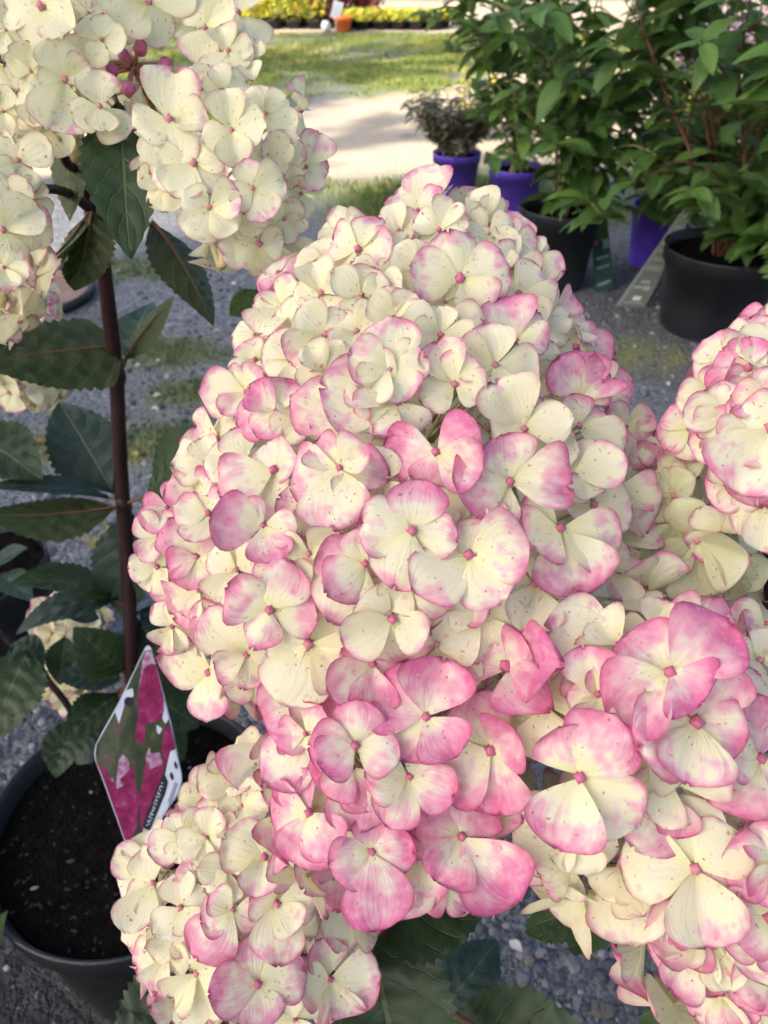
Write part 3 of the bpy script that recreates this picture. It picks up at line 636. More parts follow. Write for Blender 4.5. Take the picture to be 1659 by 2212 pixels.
H1_DATA = [
 (Z1,1310,433,0.36,.7,[(1400,225),(1150,390),(1515,430),(1150,545)]), (Z1,1107,518,0.15,.3,[(1050,365),(930,500),(1190,560),(1130,590)]),
 (Z1,1080,695,0.15,.5,[(1020,530),(930,690),(1130,855),(1190,660)]), (Z1,1317,700,0.08,.5,[(1400,545),(1150,610),(1240,832),(1430,650)]),
 (Z1,860,770,0.36,.4,[(795,682),(712,770),(750,960),(905,690)]), (Z1,1105,933,0.25,.7,[(955,795),(1195,860),(920,1110),(1130,1035)]),
 (Z1,1290,920,0.20,.4,[(1430,780),(1215,870),(1180,1045),(1380,990)]), (Z1,1512,828,0.20,.4,[(1600,700),(1470,690),(1440,780),(1640,835)]),
 (Z1,1485,1145,0.22,1,[(1480,860),(1250,1080),(1680,1060),(1330,1280),(1600,1310)]), (Z1,1110,1150,0.10,.2,[(970,1190),(1200,1000),(1040,1080),(1180,1230)]),
 (Z1,640,1275,0.56,.5,[(500,1170),(410,1290),(570,1395),(720,1180)]), (Z1,815,1390,0.78,.9,[(890,1205),(660,1270),(575,1460),(710,1530),(985,1250)]),
 (Z1,970,1435,0.15,.2,[(1050,1290),(870,1330),(830,1560),(1100,1500)]), (Z1,1530,1345,0.34,.6,[(1340,1500),(1105,1290),(1270,1190),(1580,1500)]),
 (Z1,1215,1440,0.56,.5,[(960,1330),(1330,1620),(1060,1490),(1300,1390)]), (Z1,900,1080,0.15,.4,[(735,1110),(830,985),(930,1185),(990,1000)]),
 (Z1,690,1090,0.44,.3,[(600,1150),(640,1000),(690,1200),(760,1010)]), (Z1,1220,335,0.10,.3,[(1095,310),(1200,232),(1290,290),(1150,385)]),
 (Z1,830,580,0.66,.3,[(738,660),(820,545),(900,560),(810,680)]), (Z1,690,940,0.15,.2,[(590,950),(730,885),(760,990),(690,1000)]),
 (Z1,1545,325,0.05,.3,[(1545,245),(1475,330),(1625,330),(1540,400)]), (Z1,480,1560,0.36,.2,[(358,1500),(600,1640),(520,1490),(440,1650)]),
 (Z1,990,620,0.10,.1,[(930,560),(1000,530),(920,700),(1040,640)]), (Z1,920,880,0.12,.0,[(850,880),(930,800),(870,960),(980,860)]),
 (Z1,1400,640,0.10,.1,[(1480,580),(1350,600),(1440,700),(1500,660)]),
 (Z2,392,600,0.56,1,[(345,325),(108,575),(682,540),(540,795)]), (Z2,150,215,0.51,.4,[(260,45),(20,170),(110,270),(290,150)]),
 (Z2,560,285,0.08,.2,[(440,118),(635,270),(395,260),(560,130)]), (Z2,700,400,0.54,.3,[(740,215),(806,380),(635,275),(650,440)]),
 (Z2,825,500,0.36,.3,[(940,430),(985,560),(890,650),(800,420)]), (Z2,735,690,0.20,.4,[(860,540),(850,870),(640,690),(915,800)]),
 (Z2,275,935,0.25,.8,[(270,815),(40,865),(550,900),(455,995),(160,945)]), (Z2,720,975,0.58,.8,[(620,730),(840,815),(640,960),(890,1030)]),
 (Z2,600,1120,0.14,.8,[(560,905),(355,1090),(858,1170),(610,1265)]), (Z2,362,1230,0.20,.6,[(255,1000),(180,1345),(530,1285),(420,1060)]),
 (Z2,770,1500,0.20,.6,[(620,1250),(1025,1445),(880,1330),(700,1530)]), (Z2,1110,1330,0.72,.9,[(1080,1055),(930,1150),(1260,1190),(1200,1260)]),
 (Z2,960,790,0.66,.2,[(1010,745),(890,760),(1030,850),(930,850)]), (Z2,1070,900,0.46,.1,[(1120,840),(1110,925),(1010,880),(1060,960)]),
 (Z2,1060,1020,0.51,.3,[(1260,1110),(890,965),(1080,920),(1160,1010)]), (Z2,1090,1480,0.36,.4,[(1330,1630),(1040,1350),(1240,1440),(1000,1400)]),
 (Z2,270,320,0.36,.4,[(170,285),(310,250),(210,360),(390,310)]), (Z2,560,340,0.05,.3,[(490,290),(640,310),(540,400),(450,360)]),
 (Z2,600,430,0.06,.2,[(520,390),(690,370),(640,500),(560,480)]), (Z2,150,540,0.10,.3,[(20,430),(130,380),(20,650),(240,480)]),
 (Z2,700,540,0.36,.3,[(760,380),(825,560),(640,690),(650,470)]), (Z2,300,745,0.00,.0,[(240,710),(320,680),(390,740),(290,790)]),
 (Z2,60,340,0.08,.2,[(60,250),(-20,330),(125,330),(60,410)]), (Z2,900,890,0.12,.2,[(860,940),(970,860),(880,840),(960,930)]),
 (Z2,430,1010,0.10,.0,[(350,1080),(480,960),(520,1050),(420,1080)]), (Z2,860,1130,0.36,.2,[(900,1030),(930,1150),(840,1220),(780,1100)]),
 (Z2,90,1020,0.10,.2,[(20,960),(100,920),(130,1090),(60,1100)]), (Z2,940,1250,0.15,.0,[(880,1180),(1000,1210),(960,1320),(860,1300)]),
 (Z2,1270,1250,0.61,.1,[(1300,1240),(1240,1190),(1280,1330),(1210,1260)]), (Z2,1370,1480,0.56,.1,[(1420,1440),(1330,1440),(1390,1560),(1450,1510)]),
 (Z2,1450,1590,0.56,.1,[(1490,1540),(1390,1580),(1500,1650),(1430,1660)]),
 (Z3,620,185,0.41,.7,[(388,190),(560,30),(765,150),(650,260)]), (Z3,810,235,0.56,.6,[(830,555),(568,375),(925,210),(760,120)]),
 (Z3,1195,225,0.51,.8,[(1050,90),(902,290),(1450,230),(1190,575),(1330,140)]), (Z3,1405,300,0.10,.3,[(1240,475),(1430,235),(1450,370),(1360,260)]),
 (Z3,735,555,0.61,.8,[(470,510),(610,430),(930,590),(800,762)]), (Z3,415,490,0.41,.6,[(305,480),(470,440),(340,670),(245,500)]),
 (Z3,345,745,0.71,.6,[(210,540),(185,800),(310,930),(490,860),(500,700)]), (Z3,585,815,0.25,.5,[(600,645),(670,740),(510,1015),(500,760)]),
 (Z3,785,1050,0.78,1,[(560,920),(890,785),(1042,1090),(720,1265)]), (Z3,640,1315,0.46,.7,[(415,1070),(478,1340),(620,1512),(740,1290)]),
 (Z3,1010,1255,0.25,.5,[(1235,1120),(1285,1390),(880,1590),(760,1300)]), (Z3,1500,1100,0.41,.7,[(1300,1010),(1222,1200),(1690,1180),(1560,1400)]),
 (Z4,110,587,0.51,1,[(150,300),(-190,560),(365,620),(-20,900)]), (Z3,1340,775,0.54,.6,[(1065,750),(1140,915),(1160,1090),(1310,620)]),
 (Z3,170,450,0.81,.3,[(55,455),(110,515),(200,400),(190,490)]), (Z3,120,620,0.76,.3,[(65,700),(80,580),(190,540),(180,640)]),
 (Z3,110,800,0.20,.2,[(50,800),(100,870),(150,720),(160,880)]), (Z3,200,890,0.36,.2,[(110,900),(180,960),(190,830),(250,920)]),
 (Z3,370,930,0.56,.5,[(190,1120),(200,930),(440,1000),(330,1060)]), (Z3,320,1190,0.10,.1,[(295,1240),(330,1140),(380,1230),(300,1170)]),
 (Z3,480,1130,0.51,.3,[(400,1080),(380,1200),(480,1255),(560,1170)]), (Z3,430,1420,0.36,.4,[(290,1600),(470,1665),(180,1325),(535,1430)]),
 (Z3,700,1450,0.36,.2,[(740,1280),(790,1580),(600,1500),(640,1400)]), (Z3,1380,1370,0.88,.7,[(1290,1330),(1135,1480),(1565,1420),(1370,1600)]),
 (Z3,440,190,0.25,.1,[(222,232),(400,100),(520,130),(460,260)]), (Z3,200,1150,0.51,.1,[(150,1100),(170,1200),(240,1220),(230,1080)]),
 (Z3,330,370,0.51,.2,[(200,330),(260,480),(380,330),(350,440)]), (Z3,1030,470,0.25,.1,[(945,430),(1060,560),(900,540),(1130,520)]),
 (Z3,910,780,0.66,.1,[(690,740),(760,840),(980,700),(920,900)]), (Z3,1010,720,0.20,.2,[(890,650),(960,800),(1190,600),(1060,800)]),
 (Z3,1060,900,0.61,.1,[(960,820),(1130,880),(1030,1020),(1000,960)]), (Z3,1620,830,0.56,.2,[(1420,930),(1590,980),(1310,880),(1640,760)]),
 (Z4,255,120,0.81,1,[(510,0),(520,230),(-60,120),(220,305)]), (Z4,680,305,0.66,.9,[(610,70),(1008,330),(560,550),(350,345)]),
 (Z4,1060,270,0.36,.6,[(1060,50),(1305,240),(1010,375),(1200,370)]), (Z4,1180,435,0.15,.7,[(955,460),(1390,450),(1240,628),(1290,380)]),
 (Z4,455,415,0.15,.4,[(312,410),(480,625),(635,590),(520,330)]), (Z4,450,730,0.51,.8,[(380,570),(778,660),(170,940),(650,985)]),
 (Z4,985,580,0.56,.9,[(735,530),(1330,700),(1110,955),(880,640)]), (Z4,835,905,0.08,.5,[(690,940),(780,1192),(1095,1000),(880,780)]),
 (Z4,1240,800,0.41,.5,[(1310,1078),(1430,930),(1110,970),(1360,760)]), (Z4,805,665,0.10,.2,[(910,885),(750,730),(860,620),(790,780)]),
 (Z4,1290,365,0.46,.4,[(1500,440),(1400,310),(1510,580),(1200,380)]), (Z4,1500,480,0.41,.1,[(1620,440),(1480,250),(1530,700),(1400,420)]),
 (Z4,1600,620,0.64,.3,[(1590,785),(1659,560),(1510,700),(1640,720)]), (Z4,90,880,0.36,.5,[(185,1145),(350,990),(0,980),(60,790)]),
 (Z4,520,1080,0.15,.5,[(610,1330),(260,1250),(740,1130),(440,1040)]), (Z4,360,980,0.56,.2,[(310,1090),(430,900),(500,1040),(260,1010)]),
 (Z4,1460,240,0.51,.2,[(1510,120),(1380,160),(1530,420),(1560,260)]), (Z4,1440,760,0.15,.0,[(1450,900),(1510,620),(1540,840),(1370,720)]),
 (Z4,620,1180,0.10,.0,[(700,1330),(560,1270),(880,1180),(740,1060)]), (Z4,1320,660,0.41,.1,[(1480,520),(1380,700),(1290,780),(1420,600)]),
 (Z4,930,1140,0.10,.0,[(1080,1080),(880,1250),(1000,1200),(820,1100)]), (Z4,1360,1080,0.10,.1,[(1480,1000),(1200,1100),(1400,1210),(1260,1200)]),
 (Z4,1560,880,0.10,.0,[(1600,1000),(1480,960),(1620,820),(1540,780)]), (Z4,900,110,0.20,.1,[(850,70),(1070,150),(820,180),(950,60)]),
 (Z4,880,340,0.05,.0,[(820,420),(960,300),(900,420),(840,280)]), (Z4,250,420,0.08,.0,[(180,360),(330,470),(260,500),(300,340)]),
]
H2_DATA = [
 (Z5,1175,335,0.82,1,[(872,180),(1250,5),(1050,588),(1330,560)]), (Z5,755,505,0.72,.8,[(790,252),(497,500),(1000,590),(640,580)]),
 (Z5,730,630,0.77,.4,[(495,650),(780,985),(865,860),(640,760)]), (Z5,490,895,0.95,.8,[(330,665),(225,880),(430,1218),(650,1130)]),
 (Z5,470,435,0.72,.5,[(295,700),(545,330),(365,430),(520,560)]), (Z5,560,235,0.62,.2,[(255,385),(440,375),(590,160),(600,380)]),
 (Z5,1070,690,0.62,.6,[(825,690),(1310,800),(930,960),(1140,590)]), (Z5,850,1130,0.87,.9,[(860,935),(1082,1100),(620,1230),(910,1525)]),
 (Z5,1383,1040,0.92,1,[(1068,940),(1500,830),(1240,1270),(1630,1370)]), (Z5,1060,1120,0.57,.1,[(1190,1400),(1050,1450),(1000,1220),(1180,1260)]),
 (Z5,1300,1330,0.72,.0,[(1400,1447),(1240,1370),(1500,1400),(1360,1300)]), (Z5,690,400,0.94,.2,[(570,400),(650,290),(540,480),(760,330)]),
 (Z5,880,230,0.87,.2,[(845,330),(900,440),(1000,150),(860,160)]), (Z5,930,820,0.20,.0,[(870,900),(1000,760),(940,940),(860,760)]),
 (Z5,1560,1250,0.15,.0,[(1640,1400),(1620,1100),(1560,1380),(1500,1300)]), (Z5,1240,900,0.52,.0,[(1180,960),(1320,880),(1240,1010),(1160,860)]),
 (Z5,600,800,0.72,.1,[(560,740),(700,760),(640,900),(540,860)]),
]
H3_DATA = [
 (Z4,695,1400,0.95,1,[(420,1235),(1035,1400),(860,1650),(800,1290)]), (Z4,385,1370,0.10,.2,[(310,1500),(470,1450),(420,1290),(330,1340)]),
 (Z4,1350,1270,0.15,.3,[(945,1180),(1200,1125),(1130,1420),(1345,1400)]), (Z4,1215,1560,0.60,.4,[(1160,1290),(1220,1700),(1120,1480),(1320,1430)]),
 (Z6,1087,370,0.95,1,[(855,140),(1420,90),(740,600),(1270,525)]), (Z6,1228,655,0.62,.7,[(1350,280),(855,780),(1500,740),(1150,985)]),
 (Z6,570,965,0.62,1,[(470,680),(780,630),(890,1260),(440,1342)]), (Z5,1570,525,0.72,.8,[(1480,205),(1750,400),(1600,885),(1300,700)]),
 (Z6,375,560,0.05,.1,[(590,460),(390,870),(280,650),(480,430)]), (Z6,1600,865,0.72,.7,[(1580,520),(1375,850),(1330,1080),(1690,960)]),
 (Z6,1100,1010,0.40,.2,[(1370,850),(850,1050),(1180,900),(1060,1080)]), (Z6,1120,1090,0.70,.3,[(900,1340),(1000,1060),(1140,1240),(960,1180)]),
 (Z6,560,1320,0.08,.1,[(215,1200),(600,1450),(760,1370),(440,1400)]), (Z6,250,1390,0.15,.0,[(170,1540),(340,1578),(430,1480),(180,1300)]),
 (Z6,520,1480,0.18,.0,[(650,1460),(500,1595),(400,1520),(590,1400)]), (Z8,915,600,0.05,.1,[(700,620),(810,718),(1060,735),(980,590)]),
 (Z6,150,720,0.10,.0,[(270,640),(80,820),(200,900),(120,640)]), (Z6,960,860,0.15,.0,[(880,900),(1020,900),(900,760),(1040,800)]),
 (Z6,700,560,0.55,.2,[(600,650),(590,530),(720,620),(690,480)]), (Z6,1450,520,0.10,.0,[(1400,600),(1530,420),(1480,600),(1380,480)]),
 (Z6,60,1150,0.65,.2,[(200,1200),(20,1240),(120,1100),(-20,1180)]), (Z6,1000,130,0.20,.0,[(870,130),(1040,10),(980,230),(1100,100)]),
 (Z6,1250,120,0.65,.0,[(1140,40),(1400,90),(1160,110),(1350,30)]), (Z6,1600,300,0.15,.3,[(1495,270),(1560,390),(1640,160),(1680,330)]),
 (Z6,1640,90,0.60,.2,[(1530,30),(1560,130),(1520,180),(1680,200)]),
]
H4_DATA = [
 (Z9,665,800,.50,.6,[(362,800),(440,925),(520,645),(640,700)]), (Z9,820,470,.78,.5,[(662,340),(578,680),(745,780),(840,270)]),
 (Z9,570,690,.28,.1,[(495,620),(660,475),(400,680),(650,600)]), (Z9,965,720,.55,.7,[(705,900),(735,690),(800,930),(990,560)]),
 (Z9,985,900,.42,.9,[(662,1080),(760,1360),(1000,1430),(900,860)]), (Z9,700,970,.50,.5,[(412,1010),(540,1150),(690,1190),(620,900)]),
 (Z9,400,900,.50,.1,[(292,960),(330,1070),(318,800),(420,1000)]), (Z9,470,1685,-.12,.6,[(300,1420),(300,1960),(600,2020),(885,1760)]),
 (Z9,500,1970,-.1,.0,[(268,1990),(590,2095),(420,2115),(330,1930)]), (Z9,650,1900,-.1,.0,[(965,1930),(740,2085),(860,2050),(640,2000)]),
 (Z9,790,1270,.42,.5,[(515,1290),(720,1500),(548,1400),(640,1180)]), (Z9,960,1430,.32,.6,[(755,1550),(930,1765),(820,1690),(1000,1700)]),
 (Z9,960,350,.15,.5,[(775,410),(830,270),(985,230),(900,450)]), (Z9,960,165,.62,.3,[(880,185),(1000,130),(900,140),(960,230)]),
 (Z9,870,250,.40,.2,[(775,240),(830,295),(900,190),(920,270)]), (Z9,300,1390,-.05,.1,[(235,1160),(190,1280),(400,1080),(460,1250)]),
 (Z9,650,410,.55,.0,[(578,450),(600,370),(720,440),(700,370)]), (Z9,880,560,.65,.2,[(800,570),(830,480),(960,470),(740,700)]),
 (Z9,620,1650,.3,.2,[(520,1700),(560,1560),(700,1560),(640,1800)]), (Z9,320,1560,-.02,.0,[(240,1480),(300,1700),(400,1500),(270,1640)]),
]
H5_DATA = [
 (Z10,755,1010,0.18,.8,[(640,480),(215,930),(880,1570),(1060,750)]), (Z10,790,1180,0.51,.1,[(490,1270),(600,1440),(760,1510),(900,1300)]),
 (Z10,1390,950,0.66,.9,[(978,980),(1220,1255),(1200,700),(1450,1200)]), (Z10,1300,1370,0.61,.7,[(790,1090),(1090,1485),(900,1350),(1260,1180)]),
 (Z10,1330,1450,0.46,.6,[(975,1520),(1310,1910),(1040,1690),(1420,1700)]), (Z10,1290,1790,0.66,.5,[(985,1790),(1160,2120),(1310,2120),(1060,1900)]),
 (Z10,820,1500,0.61,.2,[(395,1520),(560,1665),(720,1640),(620,1440)]), (Z10,770,1630,0.76,.3,[(428,1680),(690,1945),(880,1880),(560,1860)]),
 (Z10,900,1620,0.05,.3,[(990,1910),(810,1740),(850,1860),(1010,1700)]), (Z10,960,1960,0.56,.1,[(780,1940),(1010,2145),(1160,2110),(860,2060)]),
 (Z10,210,1000,0.05,.3,[(290,1575),(140,1200),(430,1380),(330,1100)]), (Z10,1320,430,0.46,.5,[(1125,560),(1210,690),(1330,720),(1180,400)]),
 (Z10,1050,800,0.10,.0,[(840,850),(900,950),(1100,700),(1120,900)]), (Z10,900,580,0.08,.0,[(720,560),(960,720),(1040,560),(860,480)]),
 (Z10,1180,1000,0.36,.0,[(1000,1000),(1180,1200),(1260,900),(1060,1100)]), (Z10,1250,2060,0.46,.1,[(1180,2200),(1330,2180),(1240,1960),(1120,2120)]),
]
H6_DATA = [
 (Z7,1150,525,.42,1,[(985,440),(1200,385),(1300,590),(1110,692)]), (Z7,990,585,.05,.5,[(880,560),(1045,545),(970,732),(925,640)]),
 (Z7,1015,755,.60,.6,[(880,790),(865,960),(1135,790),(960,720)]), (Z7,1205,720,.40,.7,[(1130,690),(1368,690),(1195,930),(1270,790)]),
 (Z7,1120,1075,.66,.9,[(1090,870),(1316,1000),(1150,1252),(920,1110)]), (Z7,1430,1050,.60,.7,[(1390,880),(1600,1010),(1450,1260),(1290,1080)]),
 (Z7,865,1025,.15,.4,[(810,870),(770,1135),(930,1230),(1000,980)]), (Z7,790,745,.05,.7,[(770,595),(690,860),(865,690),(830,810)]),
 (Z7,675,640,.08,.5,[(560,710),(640,490),(715,740),(605,850)]), (Z7,650,575,.10,.4,[(537,520),(530,640),(630,420),(690,510)]),
 (Z7,805,435,.35,.5,[(745,340),(668,500),(900,350),(760,520)]), (Z7,905,440,.30,.5,[(945,315),(830,465),(960,440),(900,540)]),
 (Z7,1020,170,.20,.6,[(880,240),(960,110),(1130,90),(1060,220)]), (Z7,1135,80,.08,.3,[(1050,15),(1235,50),(1190,150),(1060,110)]),
 (Z7,1055,305,.12,.5,[(965,270),(1150,225),(1070,400),(1170,320)]), (Z7,860,645,.75,.2,[(820,558),(885,600),(905,740),(810,680)]),
 (Z7,1500,715,.32,.7,[(1350,690),(1440,918),(1640,840),(1480,640)]), (Z7,1385,540,.08,.2,[(1495,660),(1330,670),(1300,520),(1430,600)]),
 (Z7,1285,1225,.5,.2,[(1400,1120),(1200,1260),(1330,1300),(1240,1140)]), (Z7,900,260,.22,.3,[(788,280),(900,145),(890,330),(990,230)]),
 (Z7,620,830,.03,.2,[(527,880),(650,935),(560,775),(690,870)]), (Z7,740,950,.30,.4,[(568,1020),(700,1078),(640,930),(830,970)]),
 (Z7,905,1130,.12,.3,[(955,1225),(870,1160),(820,1230),(990,1120)]), (Z7,1120,780,.1,.0,[(1060,860),(1180,840),(1100,720),(1040,770)]),
 (Z7,760,860,.1,.0,[(690,970),(830,930),(700,850),(820,800)]), (Z7,960,880,.1,.0,[(900,960),(1040,900),(980,1000),(1020,830)]),
 (Z7,950,380,.45,.1,[(890,310),(1010,300),(930,250),(1000,400)]), (Z7,1280,830,.4,.0,[(1330,800),(1270,850),(1220,830),(1310,760)]),
 (Z7,1040,960,.3,.0,[(960,1000),(1100,940),(1000,1060),(1120,860)]), (Z7,1260,600,.06,.1,[(1230,670),(1340,640),(1180,620),(1290,520)]),
]
H7_DATA = [
 (Z11,795,570,.08,.8,[(830,375),(650,640),(975,590),(790,772)]), (Z11,1082,612,.03,.8,[(1050,435),(1235,585),(955,665),(1115,772)]),
 (Z11,1235,530,.08,.5,[(1190,400),(1338,470),(1355,620),(1160,470)]), (Z11,908,765,.05,.5,[(705,810),(830,925),(1055,850),(1050,710)]),
 (Z11,975,970,.10,.8,[(870,890),(1112,930),(900,1110),(1100,1070)]), (Z11,1178,875,.25,.8,[(1150,755),(1320,830),(1255,1008),(1090,930)]),
 (Z11,1425,780,.42,.4,[(1470,640),(1440,868),(1515,800),(1350,720)]), (Z11,1330,760,.28,.2,[(1360,825),(1270,620),(1240,740),(1380,700)]),
 (Z11,1135,990,.05,.2,[(1100,1105),(1190,1000),(1060,960),(1180,1100)]), (Z11,1320,1020,.15,.2,[(1265,1090),(1310,1130),(1385,950),(1260,960)]),
 (Z11,1210,1130,.22,.3,[(1032,1140),(1290,1280),(1120,1230),(1310,1110)]), (Z11,770,870,.03,.3,[(708,940),(740,985),(690,810),(840,950)]),
 (Z11,960,130,.05,.6,[(890,10),(1098,170),(925,290),(1090,30)]), (Z11,1065,240,.20,.4,[(985,372),(1168,300),(1040,180),(1150,240)]),
 (Z11,1110,70,.03,.3,[(1195,195),(1240,35),(1100,-40),(1040,120)]), (Z11,1240,720,.05,.2,[(1190,680),(1300,790),(1200,780),(1310,680)]),
 (Z11,1150,290,.05,.1,[(1180,370),(1090,360),(1180,230),(1060,260)]), (Z11,1060,420,.04,.1,[(960,400),(1140,380),(1100,470),(1010,340)]),
 (Z11,940,420,.04,.0,[(900,360),(990,470),(870,470),(960,340)]), (Z11,1400,900,.2,.1,[(1410,970),(1350,860),(1450,830),(1340,920)]),
 (Z11,700,850,.0,.0,[(690,820),(740,900),(760,780),(720,930)]), (Z11,870,60,.1,.1,[(830,180),(930,0),(860,-40),(800,60)]),
 (Z11,1350,1100,.2,.0,[(1340,1180),(1370,1040),(1280,1120),(1390,1150)]),
]
HT_DATA = [
 (Z11,690,15,.08,.9,[(545,130),(770,195),(600,-90),(850,-40)]), (Z11,205,40,.10,.9,[(20,20),(185,220),(385,130),(240,-90)]),
 (Z11,475,190,.0,.6,[(395,60),(440,293),(590,200),(480,110)]), (Z11,465,500,.06,.8,[(440,325),(350,560),(575,640),(480,620)]),
 (Z11,300,370,.12,.5,[(250,190),(195,420),(240,595),(400,310)]), (Z11,470,-30,.15,.4,[(430,75),(545,50),(380,-60),(520,-80)]),
 (Z11,150,330,.02,.2,[(145,400),(150,200),(90,300),(220,300)]), (Z11,30,140,.0,.1,[(20,190),(100,180),(-20,90),(60,60)]),
 (Z11,390,290,.0,.1,[(330,210),(420,320),(360,360),(440,240)]), (Z11,180,480,.05,.0,[(120,450),(150,560),(240,470),(210,560)]),
 (Z11,20,520,.0,.3,[(80,500),(40,560),(-20,480),(30,450)]), (Z11,250,620,.02,.1,[(150,590),(300,680),(190,680),(280,560)]),
 (Z11,180,630,.0,.3,[(120,640),(160,590),(230,660),(190,690)]), (Z11,60,420,.03,.0,[(0,380),(120,450),(40,480),(90,360)]),
 (Z11,330,20,.1,.1,[(400,110),(290,-40),(390,-20),(310,90)]), (Z11,600,90,.05,.0,[(540,60),(640,170),(660,60),(560,160)]),
]
H8_DATA = [
 (Z11,80,760,.0,.8,[(30,630),(228,720),(110,910),(-60,790)]), (Z11,15,1075,.05,.6,[(170,960),(70,1230),(-60,1000),(-40,1160)]),
 (Z11,20,1250,.25,.5,[(110,1300),(50,1360),(-40,1260),(60,1180)]), (Z11,40,920,.03,.5,[(110,870),(20,1035),(95,980),(-30,860)]),
 (Z11,130,1060,.06,.2,[(215,1100),(120,1150),(180,1000),(80,1120)]), (Z11,130,930,.03,.2,[(190,980),(80,890),(170,880),(120,1010)]),
 (Z11,60,860,.03,.3,[(110,830),(0,800),(140,900),(20,930)]),
]

# ------------------------------------------------------------------ leaves
LR = random.Random(9)
def leaf_geo(b, base, tip, width, nrm, rows=30, cols=9, fold=0.18, arch=0.08, quilt=1.7, serr=0.055, veins=6.0, wave=0.04, vm=0.42, twist=0.0, pet=None, petr=0.0016, mat=0):
    base = Vector(base); tip = Vector(tip); ax = tip - base; L = ax.length; ax.normalize()
    n = (Vector(nrm) - ax * Vector(nrm).dot(ax)).normalized(); s = n.cross(ax); ph = LR.uniform(0, 6)
    vs = []; uvs = []
    for i in range(rows + 1):
        v = i / rows
        pr = (math.sin(math.pi / 2 * min(1, v / vm)) ** 0.9) if v < vm else (math.cos(math.pi / 2 * (v - vm) / (1 - vm)) ** 0.85)
        pr = max(pr, 0.012); tw = twist * v
        nn = n * math.cos(tw) + s * math.sin(tw); ss = s * math.cos(tw) - n * math.sin(tw)
        for j in range(cols):
            u = -1 + 2 * j / (cols - 1); au = abs(u)
            edge = pr * (1 + (serr * (1 if i % 2 else -1) * (0.2 < v < 0.97) if au > 0.99 else 0))
            y = width / 2 * edge * u; x = v * L
            q = math.cos(2 * math.pi * veins * (v - 0.30 * au ** 1.25)) * math.sin(math.pi * min(1, au)) * 0.035 * quilt * width * min(1, 4 * (1 - v))
            z = arch * L * 4 * v * (1 - v) + fold * abs(y) + q + wave * width * au * math.sin(v * 7 + ph + (1.5 if u > 0 else 0))
            vs.append(base + ax * x + ss * y + nn * z); uvs.append((j / (cols - 1), v))
    fs = [(i * cols + j, (i + 1) * cols + j, (i + 1) * cols + j + 1, i * cols + j + 1) for i in range(rows) for j in range(cols - 1)]
    b.add(vs, fs, mat, uvs)
    if pet is not None:
        mid = (Vector(pet) + base) / 2 + n * 0.002
        b.tube([Vector(pet), mid, base + ax * L * 0.03 - n * petr * 0.5], [petr * 1.15, petr, petr * 0.8], 6, 1)
        # midrib below the blade
        b.tube([base + ax * L * t + n * (arch * L * 4 * t * (1 - t) - petr * 0.7) for t in (0.0, 0.25, 0.5, 0.8)], [petr * 0.8, petr * 0.6, petr * 0.4, petr * 0.15], 5, 1, cap=False)
def hleaf(plant, bx, by, tx, ty, w, db, dt, face=None, pet=None, mat=None, label=None, **kw):
    """hydrangea leaf from view measurements; face: normal in view terms (right, up, towards camera)"""
    B = P(bx, by, db); T = P(tx, ty, dt); face = face or (0, 0.5, 0.85)
    n = RT * face[0] + UP * face[1] - FW * face[2]
    wm = w / FPX * (db + dt) / 2
    b = MB(); leaf_geo(b, Vector(), T - B, wm, n, pet=None if pet is None else Vector(pet) - B, **kw)
    o = b.obj('leaf', [mat or M_HLEAF, M_PETI], plant, B)
    if label: o['label'] = label
    return o

# ------------------------------------------------------------------ hydrangea with the tall bare stem
plantA = empty('hydrangea_plant', (A_POT[0], A_POT[1], A_H - 0.02), 'hydrangea with tall bare dark red stem and creamy white flower heads', 'hydrangea', 'flowering hydrangeas')
soilA = Vector((A_POT[0], A_POT[1], A_H - 0.025))
sp = [soilA, P(287, 1560, 0.765), P(284, 1430, 0.735), P(277, 1250, 0.70), P(266, 1090, 0.665), P(257, 945, 0.63), P(251, 812, 0.60), P(232, 650, 0.555), P(216, 520, 0.52), P(206, 462, 0.50)]
path = smooth_path(sp, 5); b = MB()
rad = [0.0068 - 0.0016 * i / (len(path) - 1) for i in range(len(path))]
b.tube([p - soilA for p in path], rad, 12)
for (x, y, d) in ((252, 808, 0.60), (267, 1092, 0.665), (206, 466, 0.502)):        # swollen nodes
    c = P(x, y, d) - soilA; t = Vector((0.05, -0.1, 1)).normalized()
    b.tube([c - t * 0.010, c - t * 0.004, c + t * 0.003, c + t * 0.010], [0.0048, 0.0068, 0.0066, 0.0045], 12)
b.obj('stem', M_STEM, plantA, soilA)
N0 = P(206, 462, 0.50)
for pts in ([N0, P(160, 425, 0.47), P(105, 408, 0.43), P(40, 430, 0.41)], [N0, P(170, 375, 0.47), P(140, 345, 0.44), P(120, 250, 0.42)], [N0, P(300, 400, 0.48), P(420, 390, 0.45)]):
    b = MB(); q = smooth_path(pts, 4); b.tube([p - N0 for p in q], [0.0036 - 0.0016 * i / (len(q) - 1) for i in range(len(q))], 8); b.obj('branch', M_STEM, plantA, N0)
N1 = P(252, 806, 0.60); N2 = P(267, 1092, 0.665); N3 = P(281, 1330, 0.715); N4 = P(286, 1475, 0.745)
hleaf(plantA, 258, 222, 281, 558, 172, 0.40, 0.375, (0.25, 0.15, 0.95), P(230, 190, 0.43), fold=0.15, arch=0.05, twist=-0.15)
hleaf(plantA, 200, 460, 160, 628, 130, 0.485, 0.47, (0.2, -0.25, -0.9), N0, fold=0.1, arch=0.04, twist=0.2)
hleaf(plantA, 196, 462, -10, 655, 74, 0.49, 0.44, (0.6, 0.5, -0.6), N0, fold=0.3, arch=0.05)
hleaf(plantA, 128, 225, 150, 480, 105, 0.45, 0.46, (0.3, 0.1, -0.9), fold=0.15, arch=0.05)
